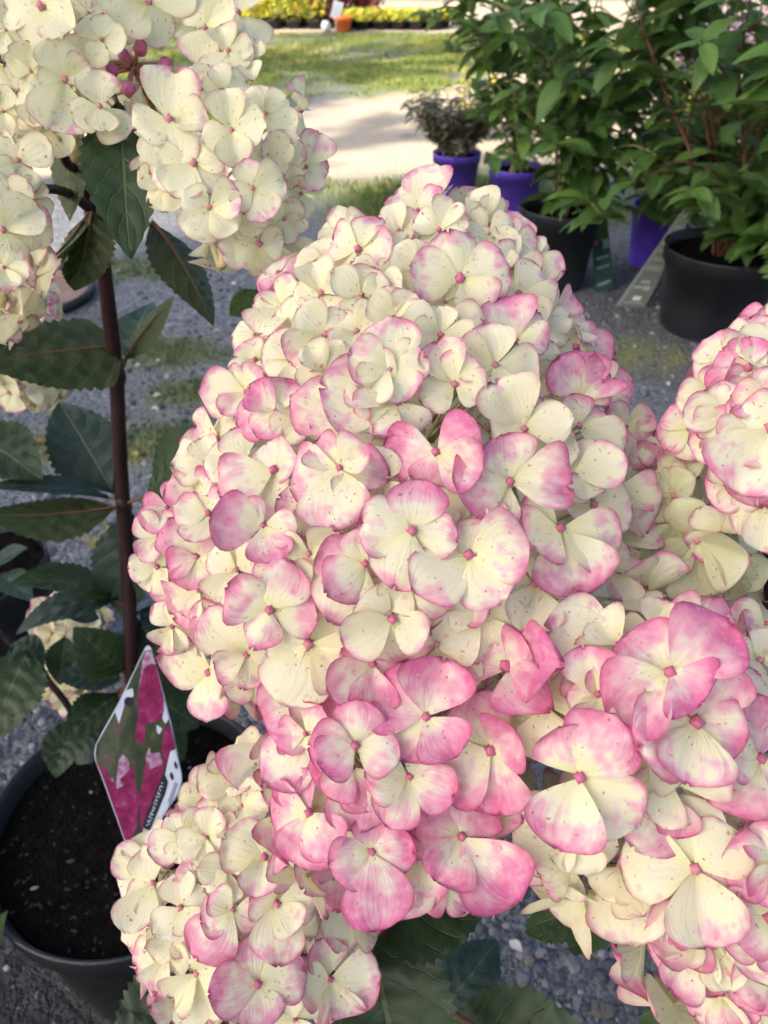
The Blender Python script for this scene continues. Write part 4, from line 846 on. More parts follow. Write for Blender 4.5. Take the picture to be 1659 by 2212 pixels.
hleaf(plantA, 20, 60, 95, 190, 105, 0.44, 0.45, (0.0, 0.2, 0.9), fold=0.15, arch=0.05)
hleaf(plantA, 328, 482, 460, 706, 118, 0.47, 0.44, (-0.55, -0.35, -0.75), P(250, 470, 0.50), fold=0.25, arch=-0.06)
hleaf(plantA, 260, 748, -75, 788, 190, 0.59, 0.53, (0.0, -0.25, -0.95), N1, fold=0.12, arch=-0.02, vm=0.16)
hleaf(plantA, 238, 806, -45, 782, 90, 0.595, 0.55, (0.0, -0.6, -0.8), N1, fold=0.3, arch=0.02)
hleaf(plantA, 272, 778, 378, 640, 62, 0.60, 0.58, (0.5, 0.1, -0.85), N1, fold=0.3, arch=-0.05)
hleaf(plantA, 272, 772, 330, 652, 100, 0.62, 0.66, (-0.2, 0.5, 0.8), N1, mat=M_HLEAFB, fold=0.2, arch=0.06)
hleaf(plantA, 246, 1068, 128, 872, 158, 0.67, 0.70, (0.1, 0.45, 0.88), N2, mat=M_HLEAFB, fold=0.15, arch=0.06)
hleaf(plantA, 247, 1096, -35, 1110, 120, 0.655, 0.60, (0.0, -0.5, -0.85), N2, fold=0.3, arch=0.06)
hleaf(plantA, 240, 1075, -40, 1050, 70, 0.66, 0.62, (0.0, 0.8, 0.6), N2, mat=M_HLEAFB, fold=0.2, arch=0.05)
hleaf(plantA, 318, 1072, 470, 930, 170, 0.65, 0.60, (-0.2, 0.5, 0.85), N2, fold=0.15, arch=0.05)
hleaf(plantA, 284, 1108, 262, 1335, 135, 0.68, 0.72, (0.1, 0.4, 0.9), N2, mat=M_HLEAFB, fold=0.12, arch=0.05)
hleaf(plantA, -70, 930, 92, 1040, 150, 0.66, 0.63, (0.1, 0.5, 0.85), fold=0.15, arch=0.06)
hleaf(plantA, 246, 1288, 22, 1262, 112, 0.71, 0.66, (0.0, 0.75, 0.65), N3, fold=0.2, arch=0.12)
hleaf(plantA, 262, 1292, 36, 1372, 100, 0.715, 0.68, (0.0, 0.75, 0.6), N3, mat=M_HLEAFB, fold=0.2, arch=0.14)
hleaf(plantA, 266, 1452, 160, 1356, 112, 0.74, 0.70, (-0.1, 0.5, 0.85), N4, fold=0.15, arch=0.06)
hleaf(plantA, 256, 1500, 136, 1608, 98, 0.75, 0.70, (-0.1, 0.6, 0.8), N4, fold=0.2, arch=0.08)
hleaf(plantA, 262, 1464, 122, 1462, 80, 0.75, 0.73, (0.0, 0.6, 0.8), N4, mat=M_HLEAFB, fold=0.2, arch=0.06)
hleaf(plantA, 214, 1336, 130, 1322, 54, 0.74, 0.72, (0.0, 0.6, 0.8), mat=M_HLEAFB, fold=0.2, arch=0.1)
hleaf(plantA, 60, 1405, -20, 1600, 160, 0.72, 0.68, (0.1, 0.5, 0.85), fold=0.15, arch=0.06)
hleaf(plantA, 20, 1395, 96, 1440, 90, 0.74, 0.74, (0.0, 0.6, 0.8), mat=M_HLEAFB, fold=0.2, arch=0.06)
hleaf(plantA, 302, 1320, 410, 1375, 92, 0.74, 0.74, (0.1, 0.6, 0.8), N3, mat=M_HLEAFB, fold=0.15, arch=0.06)
hleaf(plantA, 300, 1340, 395, 1490, 120, 0.75, 0.74, (0.1, 0.5, 0.85), N3, fold=0.15, arch=0.06)
hleaf(plantA, 300, 1490, 430, 1570, 120, 0.77, 0.78, (0.1, 0.6, 0.8), N4, fold=0.15, arch=0.06)
hleaf(plantA, 140, 1375, 130, 1480, 70, 0.76, 0.75, (0.3, 0.3, 0.9), fold=0.2, arch=0.06)
hleaf(plantA, 160, 1550, 120, 1680, 95, 0.77, 0.74, (0.0, 0.5, 0.85), N4, fold=0.15, arch=0.06)
hleaf(plantA, 230, 1560, 165, 1650, 90, 0.78, 0.78, (0.1, 0.6, 0.8), N4, mat=M_HLEAFB, fold=0.15, arch=0.06)
hleaf(plantA, 300, 1540, 400, 1640, 100, 0.78, 0.80, (0.1, 0.6, 0.8), N4, fold=0.15, arch=0.06)
hleaf(plantA, -30, 2080, 18, 1965, 60, 0.72, 0.66, (0.2, 0.5, 0.8), fold=0.15, arch=0.06)
for pts, r in (([soilA, P(160, 1545, 0.80), P(75, 1440, 0.78), P(-20, 1350, 0.76)], 0.0045), ([soilA + Vector((0.01, 0.02, 0)), P(200, 1600, 0.80), P(120, 1490, 0.79), P(70, 1400, 0.76)], 0.003)):
    b = MB(); q = smooth_path(pts, 5); b.tube([p - soilA for p in q], [r * (1 - 0.5 * i / (len(q) - 1)) for i in range(len(q))], 8); b.obj('stem', M_STEM, plantA, soilA)
H7 = ell(478, 330, 190, 245, 0.405, 0.75); HT = ell(165, 130, 230, 215, 0.42, 0.6); H8 = ell(-10, 520, 90, 190, 0.40, 0.8)
build_head(plantA, H7, H7_DATA, label='loose creamy white flower head drooping beside the dark hanging leaf', pink=lambda y: 0.04, inner=0.60, keep=0.6, root=P(420, 390, 0.45), front=62, dull=0.05)
build_head(plantA, HT, HT_DATA, label='open creamy white flower head at the top of the bare stem', pink=lambda y: 0.03, inner=0.5, outer=0.85, keep=0.35, root=P(120, 250, 0.42), front=50, dull=0.12)
build_head(plantA, H8, H8_DATA, label='pale greenish white flower head on the short side branch', pink=lambda y: 0.05, inner=0.62, root=P(40, 430, 0.41), dull=0.08)
# closed buds on red stalks
ub = P(520, 262, 0.40); ob = P(524, 262, 0.405)
b = MB()
zc = lambda x, y, d: P(*Z11(x, y), d)
hub = zc(622, 312, 0.40); o0 = hub
for (x, y) in ((655, 228), (590, 272), (475, 292), (768, 305), (668, 348), (600, 418), (520, 330), (740, 440)):
    e = zc(x, y, 0.395 + LR.uniform(-.008, .008)); b.tube([hub - o0, (hub + e) / 2 - o0 + Vector((0, 0, .001)), e - o0], [0.0016, 0.0012, 0.0010], 6, 0)
    v0 = len(b.v); bb = MB(); bud(bb, 0.0042, -0.002, 0.5)
    dirv = (e - hub).normalized(); qq = dirv.to_track_quat('Z', 'Y')
    b.add([qq @ Vector(p) + (e - o0) for p in bb.v], bb.f, 1, None, (0.35, 0, 0, 1))
b.tube([hub - o0, zc(700, 470, 0.41) - o0, zc(720, 520, 0.425) - o0], [0.0018, 0.0018, 0.0018], 6, 0)
b.tube([hub - o0, zc(540, 330, 0.43) - o0, zc(430, 400, 0.45) - o0, P(140, 345, 0.44) - o0], [0.0018, 0.0018, 0.0020, 0.0022], 6, 0)
b.obj('bud_cluster', [M_REDPED, M_BUD], plantA, o0)
# lower blooms half hidden by its leaves
for (cx, cy, rx, ry, d, lab, dl, pk) in ((155, 1350, 70, 70, 0.80, 'small cream bloom half hidden among the lower leaves', 0.10, 0.02), (160, 1440, 60, 90, 0.84, 'shaded cream bloom low behind the leaves', 0.25, 0.02)):
    build_head(plantA, ell(cx, cy, rx, ry, d, 0.9), [], label=lab, pink=lambda y: pk, inner=1.0, front=0, dull=dl, size=1.0, spacing=0.026, root=soilA + Vector((0, 0.02, 0.02)))

# ------------------------------------------------------------------ hydrangea with the pale heads further back
plantD = empty('hydrangea_plant', (D_POT[0], D_POT[1], 0.18), 'hydrangea in the black pot on the gravel, with drooping cream heads', 'hydrangea', 'flowering hydrangeas')
sD = Vector((D_POT[0], D_POT[1], 0.17)); HD1 = ell(30, 690, 90, 95, 0.70, 0.9); HD2 = ell(72, 818, 66, 62, 0.74, 0.9)
for H in (HD1, HD2):
    t = H.axis(H.y1); b = MB(); q = smooth_path([sD, sD.lerp(t, 0.5) + Vector((-0.06, 0.02, 0.02)), t + Vector((-.03, .02, .05)), H.axis((H.y0 + H.y1) / 2)], 6)
    b.tube([p - sD for p in q], [0.0045 - 0.002 * i / (len(q) - 1) for i in range(len(q))], 8); b.obj('stem', M_STEM, plantD, sD)
build_head(plantD, HD1, [], label='cream flower head with blushed pink side hanging above the round tray', pink=lambda y: 0.22, inner=1.0, front=0, dull=0.05, spacing=0.026, size=1.1)
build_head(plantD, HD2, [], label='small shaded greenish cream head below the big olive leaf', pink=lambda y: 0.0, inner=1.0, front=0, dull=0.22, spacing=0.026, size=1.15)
for (a, bq, c, d, w, d1, d2) in ((-20, 1230, 60, 1185, 60, 0.86, 0.84), (0, 1240, 70, 1300, 70, 0.85, 0.80), (-40, 1150, 40, 1140, 60, 0.88, 0.86)):
    hleaf(plantD, a, bq, c, d, w, d1, d2, (0, 0.7, 0.7), sD, mat=M_HLEAFB)

# ------------------------------------------------------------------ hydrangea with the largest head
plantB = empty('hydrangea_plant', (B_POT[0], B_POT[1], 0.23), 'hydrangea carrying the largest cone-shaped cream and pink flower head', 'hydrangea', 'flowering hydrangeas')
sB = Vector((B_POT[0], B_POT[1], 0.225))
W = 34
H1 = Head([(440, 975, 40), (470, 985, 155 - W), (520, 945, 215 - W), (570, 910, 268 - W), (650, 885, 322 - W), (720, 890, 362 - W), (800, 892, 418 - W), (900, 897, 452 - W), (1000, 900, 505 - W), (1100, 890, 558 - W), (1200, 893, 570 - W), (1300, 892, 545 - W), (1400, 885, 500 - W), (1480, 855, 430 - W), (1550, 830, 330), (1600, 830, 200)], 0.372, 0.352, 0.80)
H2 = ell(840, 1690, 245, 285, 0.305, 0.75); H6 = Head([(1625, 580, 45), (1700, 552, 118), (1800, 525, 182), (1930, 530, 228), (2050, 535, 238), (2150, 540, 215), (2250, 545, 90)], 0.395, 0.395, 0.8)
def arc_stem(plant, s, H, r0=0.005, hid=None):
    e = H.axis(H.y1 - 5); m = H.axis((H.y0 + H.y1) / 2)
    c, w, d = H.at(H.y1 - 5); hx = hid[0] if hid else c; hd = hid[2] if hid else d + 0.13
    q = smooth_path([s, P(hx, VH + 260, hd + 0.06), P(hx, hid[1] if hid else VH - 120, hd), e.lerp(P(hx, VH - 200, hd), 0.3), e, m], 6); b = MB()
    b.tube([p - s for p in q], [r0 - (r0 - 0.0022) * i / (len(q) - 1) for i in range(len(q))], 9); b.obj('stem', M_STEM, plant, s)
for H, hd in ((H1, (845, 2060, 0.47)), (H2, (825, 2090, 0.46)), (H6, (640, 2120, 0.50))): arc_stem(plantB, sB, H, hid=hd)
build_head(plantB, H1, H1_DATA, label='largest cone-shaped flower head, cream at its tip and blushed pink below', pink=lambda y: 0.05 + 0.45 * sst(900, 1500, y), inner=0.68, size=1.05, front=74)
build_head(plantB, H2, H2_DATA, label='strongly pink flower cluster hanging at the foot of the largest head', pink=lambda y: 0.55, inner=0.66, size=1.1, front=72)
build_head(plantB, H6, H6_DATA, label='small-flowered cream and pink head overlapping the diamond-shaped plant label', pink=lambda y: 0.18 + 0.3 * sst(1850, 2150, y), inner=0.70, size=0.95, front=72)
for args, kw in (((778, 2010, 1068, 1925, 200, 0.40, 0.41), dict(face=(0.1, 0.6, 0.75), fold=0.25, arch=0.05)), ((795, 2000, 890, 2420, 300, 0.43, 0.40), dict(face=(-0.1, 0.4, 0.9), fold=0.15)),
                 ((948, 2275, 1330, 2290, 260, 0.46, 0.43), dict(face=(0.0, 0.6, 0.8), fold=0.18, arch=0.08)), ((945, 2190, 1075, 2030, 135, 0.55, 0.58), dict(face=(0.1, 0.5, 0.85), mat=M_HLEAFB)),
                 ((1310, 1955, 1135, 2012, 120, 0.36, 0.38), dict(face=(0.1, 0.7, 0.6), fold=0.3)), ((1275, 1960, 1248, 2062, 100, 0.37, 0.38), dict(face=(0.2, 0.6, 0.7), fold=0.3)),
                 ((450, 2130, 240, 2330, 230, 0.50, 0.47), dict(face=(-0.1, 0.5, 0.85))), ((562, 625, 497, 680, 58, 0.46, 0.45), dict(face=(0.2, 0.4, -0.8), fold=0.25, mat=M_SLEAF)),
                 ((690, 2030, 600, 1990, 120, 0.44, 0.45), dict(face=(0, 0.4, 0.9))), ((720, 2080, 640, 2160, 130, 0.45, 0.44), dict(face=(0, 0.5, 0.9)))):
    hleaf(plantB, *args, **kw)
b = MB(); q = [P(945, 2160, 0.46), P(985, 2190, 0.45), P(1040, 2230, 0.44)]; b.tube([p - q[0] for p in q], [0.0022, 0.0022, 0.0024], 8); b.obj('branch', M_PETI, plantB, q[0])

# ------------------------------------------------------------------ hydrangea with the pink heads at the side
plantC = empty('hydrangea_plant', (C_POT[0], C_POT[1], 0.23), 'hydrangea carrying several strongly pink large-petalled flower heads', 'hydrangea', 'flowering hydrangeas')
sC = Vector((C_POT[0], C_POT[1], 0.225))
H3 = ell(1395, 1600, 330, 320, 0.290, 0.7); H4 = ell(1665, 1000, 195, 300, 0.315, 0.8); H5 = ell(1650, 1990, 270, 300, 0.285, 0.75)
for H, hd in ((H3, (1560, 2060, 0.40)), (H4, (1620, 1900, 0.42)), (H5, (1640, 2200, 0.38))): arc_stem(plantC, sC, H, hid=hd)
build_head(plantC, H3, H3_DATA, label='deep pink flower head of large petals overlapping the foot of the largest head', pink=lambda y: 0.35, inner=0.66, size=1.1, front=72)
build_head(plantC, H4, H4_DATA, label='pink and cream flower head with shaded olive petals underneath, above the gravel', pink=lambda y: 0.40, inner=0.66, size=1.1, front=72)
build_head(plantC, H5, H5_DATA, label='pale green and pink flower head hanging just above the gravel', pink=lambda y: 0.35, inner=0.66, size=1.1, front=72)
hleaf(plantC, 1470, 2120, 1485, 2340, 170, 0.40, 0.40, (-0.5, 0.4, 0.8)); hleaf(plantC, 1700, 2120, 1560, 2290, 150, 0.36, 0.37, (-0.2, 0.5, 0.8), mat=M_HLEAFB)

# ------------------------------------------------------------------ diamond-shaped plant label
TAG0 = P(283, 1845, 0.66); TAG1 = P(320, 1393, 0.70)
te = empty('plant_label', TAG0 - (TAG1 - TAG0) * 0.25, 'diamond-shaped plant label with magenta flower photo stuck in black pot', 'plant label')
def tagpt(x, y, lift=0.0):
    """x, y in the label's enlarged picture; the label leans back"""
    sx, sy = (340 + x * 0.3889) / 1.8228, (2500 + y * 0.3889) / 1.8228
    t = (1845 - sy) / (1845 - 1393); return P(sx, sy, 0.66 + 0.04 * t + 0.012 * (sx - 300) / 100 - lift)
def poly(name, pts, lift, mat, thick=0.0, parent=te, pt=tagpt):
    b = MB(); v = [pt(x, y, lift) for x, y in pts]; o = v[0]; n = len(v)
    if thick:
        v2 = [pt(x, y, lift - thick) for x, y in pts]
        b.add([p - o for p in v + v2], [tuple(range(n)), tuple(range(2 * n - 1, n - 1, -1))] + [(i, (i + 1) % n, n + (i + 1) % n, n + i) for i in range(n)])
    else: b.add([p - o for p in v], [tuple(range(n))])
    return b.obj(name, mat, parent, o, smooth=False)
def mat_print(name, stops, scale, stretch):
    m = NT(name); v = m.scaled(m.coord(), stretch); n = m.noise(v, scale, 5, 0.65, 0.6)
    return m.finish(m.ramp(n, stops), 0.3, 0.45)
M_PGREEN = mat_print('printed_foliage', [(0.3, (0.015, 0.017, 0.010)), (0.45, (0.035, 0.045, 0.016)), (0.58, (0.07, 0.085, 0.035)), (0.68, (0.15, 0.06, 0.07)), (0.78, (0.3, 0.3, 0.27))], 40, (1.4, 1, 0.45))
M_PPINK = mat_print('printed_blossom', [(0.25, (0.10, 0.004, 0.025)), (0.45, (0.20, 0.007, 0.055)), (0.6, (0.30, 0.025, 0.11)), (0.72, (0.45, 0.18, 0.28)), (0.85, (0.6, 0.5, 0.55))], 90, (1, 1, 0.7))
M_PPALE = mat_print('printed_pale_blossom', [(0.3, (0.22, 0.02, 0.08)), (0.45, (0.34, 0.12, 0.22)), (0.6, (0.46, 0.36, 0.43)), (0.75, (0.52, 0.50, 0.54))], 160, (1, 1, 0.8))
OUT = [(600, 120), (630, 105), (655, 130), (720, 350), (860, 900), (965, 1400), (972, 1470), (940, 1600), (650, 2040), (560, 2180), (420, 2150), (385, 2080), (170, 1480), (95, 1290), (78, 1200), (95, 1110), (160, 985), (330, 680)]
poly('plate', OUT, 0.0, M_WHITE, 0.0009)
poly('photo', [(590, 160), (640, 150), (712, 350), (850, 910), (905, 1150), (800, 1390), (590, 1900), (540, 2120), (430, 2130), (180, 1480), (102, 1290), (90, 1200), (105, 1110), (170, 990), (340, 690)], 0.0004, M_PGREEN)
for nm, mt, pts in (('blossom_print', M_PPINK, [(560, 370), (640, 290), (705, 300), (730, 420), (780, 640), (790, 770), (740, 860), (690, 880), (600, 900), (590, 1090), (500, 1100), (500, 940), (525, 860), (518, 640), (545, 480)]),
                    ('blossom_print', M_PPINK, [(790, 960), (850, 910), (905, 1140), (850, 1170), (830, 1330), (790, 1300), (760, 1150)]),
                    ('blossom_print', M_PPINK, [(105, 1300), (210, 1370), (240, 1440), (300, 1500), (480, 1320), (500, 1560), (530, 1700), (510, 1950), (430, 2120), (385, 2060), (185, 1490)]),
                    ('blossom_print', M_PPINK, [(600, 1300), (790, 1300), (780, 1390), (590, 1900), (550, 2000), (545, 1800), (520, 1620), (560, 1560)]),
                    ('pale_blossom_print', M_PPALE, [(370, 1210), (430, 1280), (440, 1390), (400, 1560), (320, 1680), (300, 1600), (310, 1420), (330, 1260)]),
                    ('pale_blossom_print', M_PPALE, [(640, 1130), (650, 1200), (740, 1190), (775, 1290), (730, 1420), (640, 1600), (580, 1700), (590, 1500), (620, 1350), (600, 1230)]),
                    ('pale_blossom_print', M_PPALE, [(200, 1460), (270, 1440), (290, 1520), (240, 1600), (215, 1560)]),
                    ('sky_print', M_PPALE, [(570, 250), (600, 170), (655, 150), (700, 290), (640, 300), (570, 380), (530, 560), (555, 380)]),
                    ('sky_print', M_WHITE, [(400, 560), (470, 540), (480, 620), (400, 660), (330, 900), (290, 780)]),
                    ('sky_print', M_WHITE, [(710, 910), (770, 950), (740, 1010), (715, 980)]), ('sky_print', M_WHITE, [(780, 650), (835, 850), (800, 900), (770, 850), (785, 750)])):
    poly(nm, pts, 0.0007, mt)
poly('title_band', [(785, 1390), (825, 1490), (800, 1600), (640, 1985), (600, 1970), (570, 1940), (600, 1830)], 0.0010, M_INK)
poly('info_band', [(850, 1180), (900, 1160), (960, 1400), (960, 1480), (925, 1600), (660, 2010), (645, 1990), (805, 1600), (830, 1490), (800, 1400)], 0.0010, M_WHITE)
poly('hole', [(380 + 50 + 50 * math.cos(a * 0.5236), 675 + 48 * math.sin(a * 0.5236)) for a in range(12)], 0.0009, M_INK)
for (x, y, r) in ((905, 1320, 30), (865, 1430, 32)):
    poly('icon', [(x + r * .55 * math.cos(a * .6283) + 8 * math.sin(a * .6283), y + r * 1.3 * math.sin(a * .6283)) for a in range(10)], 0.0013, M_INK)
PR = random.Random(3)
def stroke(name, p0, p1, w, mat, lift=0.0014):
    d = Vector((p1[0] - p0[0], p1[1] - p0[1])); n = Vector((-d.y, d.x)).normalized() * w / 2
    poly(name, [(p0[0] + n.x, p0[1] + n.y), (p1[0] + n.x, p1[1] + n.y), (p1[0] - n.x, p1[1] - n.y), (p0[0] - n.x, p0[1] - n.y)], lift, mat)
for i in range(13):                                   # the small, illegible white title lettering
    t = i / 12; cx = 770 - t * 145; cy = 1500 + t * 420; dx, dy = PR.uniform(12, 24), PR.uniform(-16, 16)
    stroke('lettering', (cx - dx, cy - dy), (cx + dx, cy + dy), PR.uniform(6, 11), M_WHITE)
    if i % 2: stroke('lettering', (cx - 16, cy + 18), (cx + 4, cy - 12), 6, M_WHITE, 0.0016)
stroke('text_line', (920, 1500), (790, 1880), 8, M_INK); stroke('text_line', (900, 1490), (830, 1700), 6, M_INK)
b = MB(); a = tagpt(480, 2160, -0.0004); z = WORLD_LOC[te.name]
rr = Matrix.Identity(3); b.tube([a - z, Vector((0, 0, 0))], [0.004, 0.003], 6); b.obj('spike', M_WHITE, te, z)

# ------------------------------------------------------------------ potted shrubs behind
SR = random.Random(31)
def shrub_leaf_mesh(mat, L, W, seed):
    global LR
    keep = LR; LR = random.Random(seed); b = MB()
    leaf_geo(b, Vector(), Vector((L, 0, 0)), W, Vector((0, 0, 1)), rows=8, cols=5, fold=0.25, arch=LR.uniform(-0.02, 0.10), quilt=0.5, serr=0, veins=5, wave=0.05, vm=0.42)
    LR = keep
    # droop towards the tip
    vs = []
    for p in b.v: t = p[0] / L; vs.append((p[0], p[1], p[2] - 0.14 * L * t * t))
    b.v = vs; return b.mesh('leaf', [mat])
SL = [shrub_leaf_mesh(m, 0.075, w, 50 + i) for i, (m, w) in enumerate([(M_SLEAF, .032), (M_SLEAF, .036), (M_SLEAF, .028), (M_SLEAFL, .032), (M_SLEAFL, .028)])]
def shrub(name, base, z0, height, spread, n_stems, label, twig, leafs, group, n_leaf=300, extra=260, size=1.0, droop=0.25, lean=(0, 0), light=0.15, low=0, lowa=(-2.2, -0.2)):
    e = empty(name, (base[0], base[1], z0), label, 'shrub', group); o0 = Vector((base[0], base[1], z0)); nodes = []
    for s in range(n_stems):
        a = 6.28 * s / n_stems + SR.uniform(-.4, .4); out = spread * SR.uniform(0.45, 1.0); h = height * SR.uniform(0.75, 1.05)
        pts = [o0 + Vector((SR.uniform(-.03, .03), SR.uniform(-.03, .03), -0.01))]
        for t in (0.3, 0.6, 1.0):
            pts.append(o0 + Vector((math.cos(a) * out * t ** 0.9 + lean[0] * t + SR.uniform(-.03, .03), math.sin(a) * out * t ** 0.9 + lean[1] * t + SR.uniform(-.03, .03), h * t)))
        q = smooth_path(pts, 6); b = MB(); b.tube([p - o0 for p in q], [0.0055 * (1 - 0.75 * i / (len(q) - 1)) for i in range(len(q))], 6)
        subs = []
        for k in range(4):
            t = SR.uniform(0.2, 0.8); p = q[int(t * (len(q) - 1))]; aa = a + SR.uniform(-1.8, 1.8); l = SR.uniform(0.14, 0.30) * spread * 2.2
            r = [p, p + Vector((math.cos(aa) * l * .5, math.sin(aa) * l * .5, l * 0.35)), p + Vector((math.cos(aa) * l, math.sin(aa) * l, l * SR.uniform(.2, .7)))]
            r = smooth_path(r, 4); b.tube([x - o0 for x in r], [0.003 * (1 - 0.6 * i / (len(r) - 1)) for i in range(len(r))], 5); subs.append(r)
        st = b.obj('stem', twig, e, o0)
        for path in [q] + subs:
            L = 0; last = 0
            for i in range(1, len(path)):
                seg = path[i] - path[i - 1]; m = max(1, int(seg.length / 0.035))
                for w in range(m):
                    nodes.append((path[i - 1] + seg * (w / m), seg.normalized(), i == len(path) - 1 and w == m - 1))
    for k in range(low):                                             # low side shoots that hang over the rim
        aa = lowa[0] + (lowa[1] - lowa[0]) * k / max(1, low - 1) + SR.uniform(-.2, .2); l = SR.uniform(0.26, 0.40); zz = SR.uniform(0.08, 0.25)
        r = smooth_path([o0 + Vector((0, 0, 0.02)), o0 + Vector((math.cos(aa) * l * .5, math.sin(aa) * l * .5, zz)), o0 + Vector((math.cos(aa) * l, math.sin(aa) * l, zz + SR.uniform(-.10, .04)))], 5)
        b = MB(); b.tube([x - o0 for x in r], [0.0042 * (1 - 0.6 * i / (len(r) - 1)) for i in range(len(r))], 5); b.obj('stem', twig, e, o0)
        for i in range(3, len(r)): nodes.append((r[i], (r[i] - r[i - 1]).normalized(), i == len(r) - 1)); nodes.append(((r[i] + r[i - 1]) / 2, (r[i] - r[i - 1]).normalized(), False))
    nodes = [n for n in nodes if n[0].z > z0 + 0.05 * height]
    cand = []
    for p, t, endp in nodes:
        az = SR.uniform(0, 6.28)
        for k in range(2 if not endp else 4):
            a = az + k * (math.pi if not endp else 1.57) + SR.uniform(-.4, .4)
            d = Vector((math.cos(a), math.sin(a), SR.uniform(-.25, .45)))
            d = (d - t * d.dot(t) * 0.6).normalized(); d.z -= droop * SR.uniform(0.2, 1.2); d.normalize()
            cand.append((p, d))
    SR.shuffle(cand)
    cand.sort(key=lambda c: c[0].y + SR.uniform(-.25, .25))           # the side towards the yard first
    def leaf_mat(p, d):
        x = d; up = Vector((0, 0, 1)); y = up.cross(x)
        y = y.normalized() if y.length > 1e-3 else Vector((0, 1, 0)); z = x.cross(y)
        m = Matrix((x, y, z)).transposed(); return m @ Matrix.Rotation(SR.uniform(-.6, .6), 3, 'X')
    for p, d in cand[:n_leaf]:
        me = leafs[3 + SR.randrange(2)] if len(leafs) > 3 and SR.random() < light else leafs[SR.randrange(min(3, len(leafs)))]
        o = bpy.data.objects.new('leaf', me); link(o, e, p, leaf_mat(p, d).to_quaternion()); s = size * SR.uniform(0.7, 1.25); o.scale = (s, s, s)
    V = []; F = []; c0 = 0; src = leafs[0]; sv = np.array([v.co for v in src.vertices]); sf = []
    for pl in src.polygons: q = list(pl.vertices); sf += [(q[0], q[1], q[2]), (q[0], q[2], q[3])]
    sf = np.array(sf); lu = np.zeros((len(sv), 2)); 
    for lp, uvd in zip(src.loops, src.uv_layers[0].data): lu[lp.vertex_index] = uvd.uv
    rest = cand[n_leaf:n_leaf + extra]
    if rest:
        b = MB()
        for p, d in rest:
            m = np.array(leaf_mat(p, d)) * size * SR.uniform(.7, 1.2); b.add([tuple(r) for r in (sv @ m.T + np.array(p - o0))], [tuple(f) for f in sf], 0, [tuple(r) for r in lu])
        f = b.obj('foliage', leafs[0].materials[0], e, o0); f['kind'] = 'stuff'
    return e
G1 = on_plane(1203, 642); POT1 = (G1.x, G1.y + 0.11); G2 = on_plane(1560, 752); POT2 = (G2.x, G2.y + 0.15)
pot('plant_pot', POT1, 0.128, 0.25, M_BLACKPOT, 'black pot of leafy shrub with the dark green label leaning on it', group='black nursery pots', lip=0.035)
pot('plant_pot', POT2, 0.165, 0.235, M_BLACKPOT, 'black pot of leafy shrub with the grey printed label leaning on it', group='black nursery pots', lip=0.035)
GA = on_plane(985, 446); PA = (GA.x, GA.y + 0.09); GB = on_plane(1112, 492); PB = (GB.x, GB.y + 0.10)
GC = on_plane(1418, 580); PC = (GC.x, GC.y + 0.05); GD = on_plane(1665, 590); PD = (GD.x, GD.y + 0.15)
pot('plant_pot', PA, 0.100, 0.19, M_PURPLEPOT, 'purple pot holding the brownish variegated shrub', group='purple plastic pots', lip=0.028)
pot('plant_pot', PB, 0.105, 0.20, M_PURPLEPOT, 'purple pot just behind the largest flower head beside the brownish shrub', group='purple plastic pots', lip=0.028)
pot('plant_pot', PC, 0.105, 0.20, M_PURPLEPOT, 'purple pot mostly hidden by leaves behind the grey printed label', group='purple plastic pots', lip=0.028)
pot('plant_pot', PD, 0.105, 0.20, M_PURPLEPOT, 'purple pot behind the black pot with the leaning printed label', group='purple plastic pots', lip=0.028)
shrub('shrub', POT1, 0.225, 0.86, 0.36, 11, 'bushy green shrub with tan stems in black pot beside dark label', M_TWIG, SL, 'green shrubs in pots', lean=(0.06, -0.02), size=1.3, extra=380, low=4, lowa=(-1.5, 0.0), light=0.28)
shrub('shrub', POT2, 0.21, 0.90, 0.46, 12, 'bushy green shrub with red twigs in black pot beside grey label', M_REDTWIG, SL, 'green shrubs in pots', size=1.4, extra=400, low=8, lowa=(-1.5, 0.5), light=0.28)
shrub('shrub', PB, 0.18, 0.92, 0.34, 9, 'tall loose green shrub with pale stems in purple pot', M_TWIG, SL, 'green shrubs in pots', light=0.35, lean=(-0.08, -0.05), size=1.25, extra=360)
shrub('shrub', PC, 0.18, 0.85, 0.38, 9, 'green shrub growing from the mostly hidden purple pot', M_TWIG, SL, 'green shrubs in pots', n_leaf=220, light=0.2, size=1.3, extra=300, low=4)
shrub('shrub', PD, 0.18, 0.95, 0.42, 9, 'green shrub in purple pot behind the red-twigged one', M_REDTWIG, SL, 'green shrubs in pots', n_leaf=200, light=0.2, size=1.3, extra=300)
VL = [shrub_leaf_mesh(M_VLEAF, 0.050, w, 70 + i) for i, w in enumerate((.014, .016, .012))]
shrub('shrub', PA, 0.17, 0.24, 0.20, 18, 'low brownish variegated shrub with narrow leaves in purple pot', M_TWIG, VL, None, n_leaf=300, extra=1300, droop=0.0)
# small green weeds at the foot of the pots
YL = [shrub_leaf_mesh(M_YLEAF, 0.05, w, 80 + i) for i, w in enumerate((.018, .022, .016))]
Q = on_plane(1048, 330); shrub('shrub', (Q.x, Q.y + 0.35), 0.0, 0.42, 0.20, 8, 'golden yellow shrub in sun behind the brownish variegated one', M_TWIG, YL, 'golden shrubs', n_leaf=160, extra=120, droop=0.1)
for i, (x, y, dy) in enumerate(((1340, 330, 1.1), (1500, 360, 1.2), (1610, 330, 1.0))):
    Q = on_plane(x, y); shrub('shrub', (Q.x + 0.15 * i, Q.y + dy * 0.6), 0.0, 0.32, 0.22, 7, 'golden yellow shrub glimpsed through gaps in the green shrubs', M_TWIG, YL, 'golden shrubs', n_leaf=90, extra=90, droop=0.1)

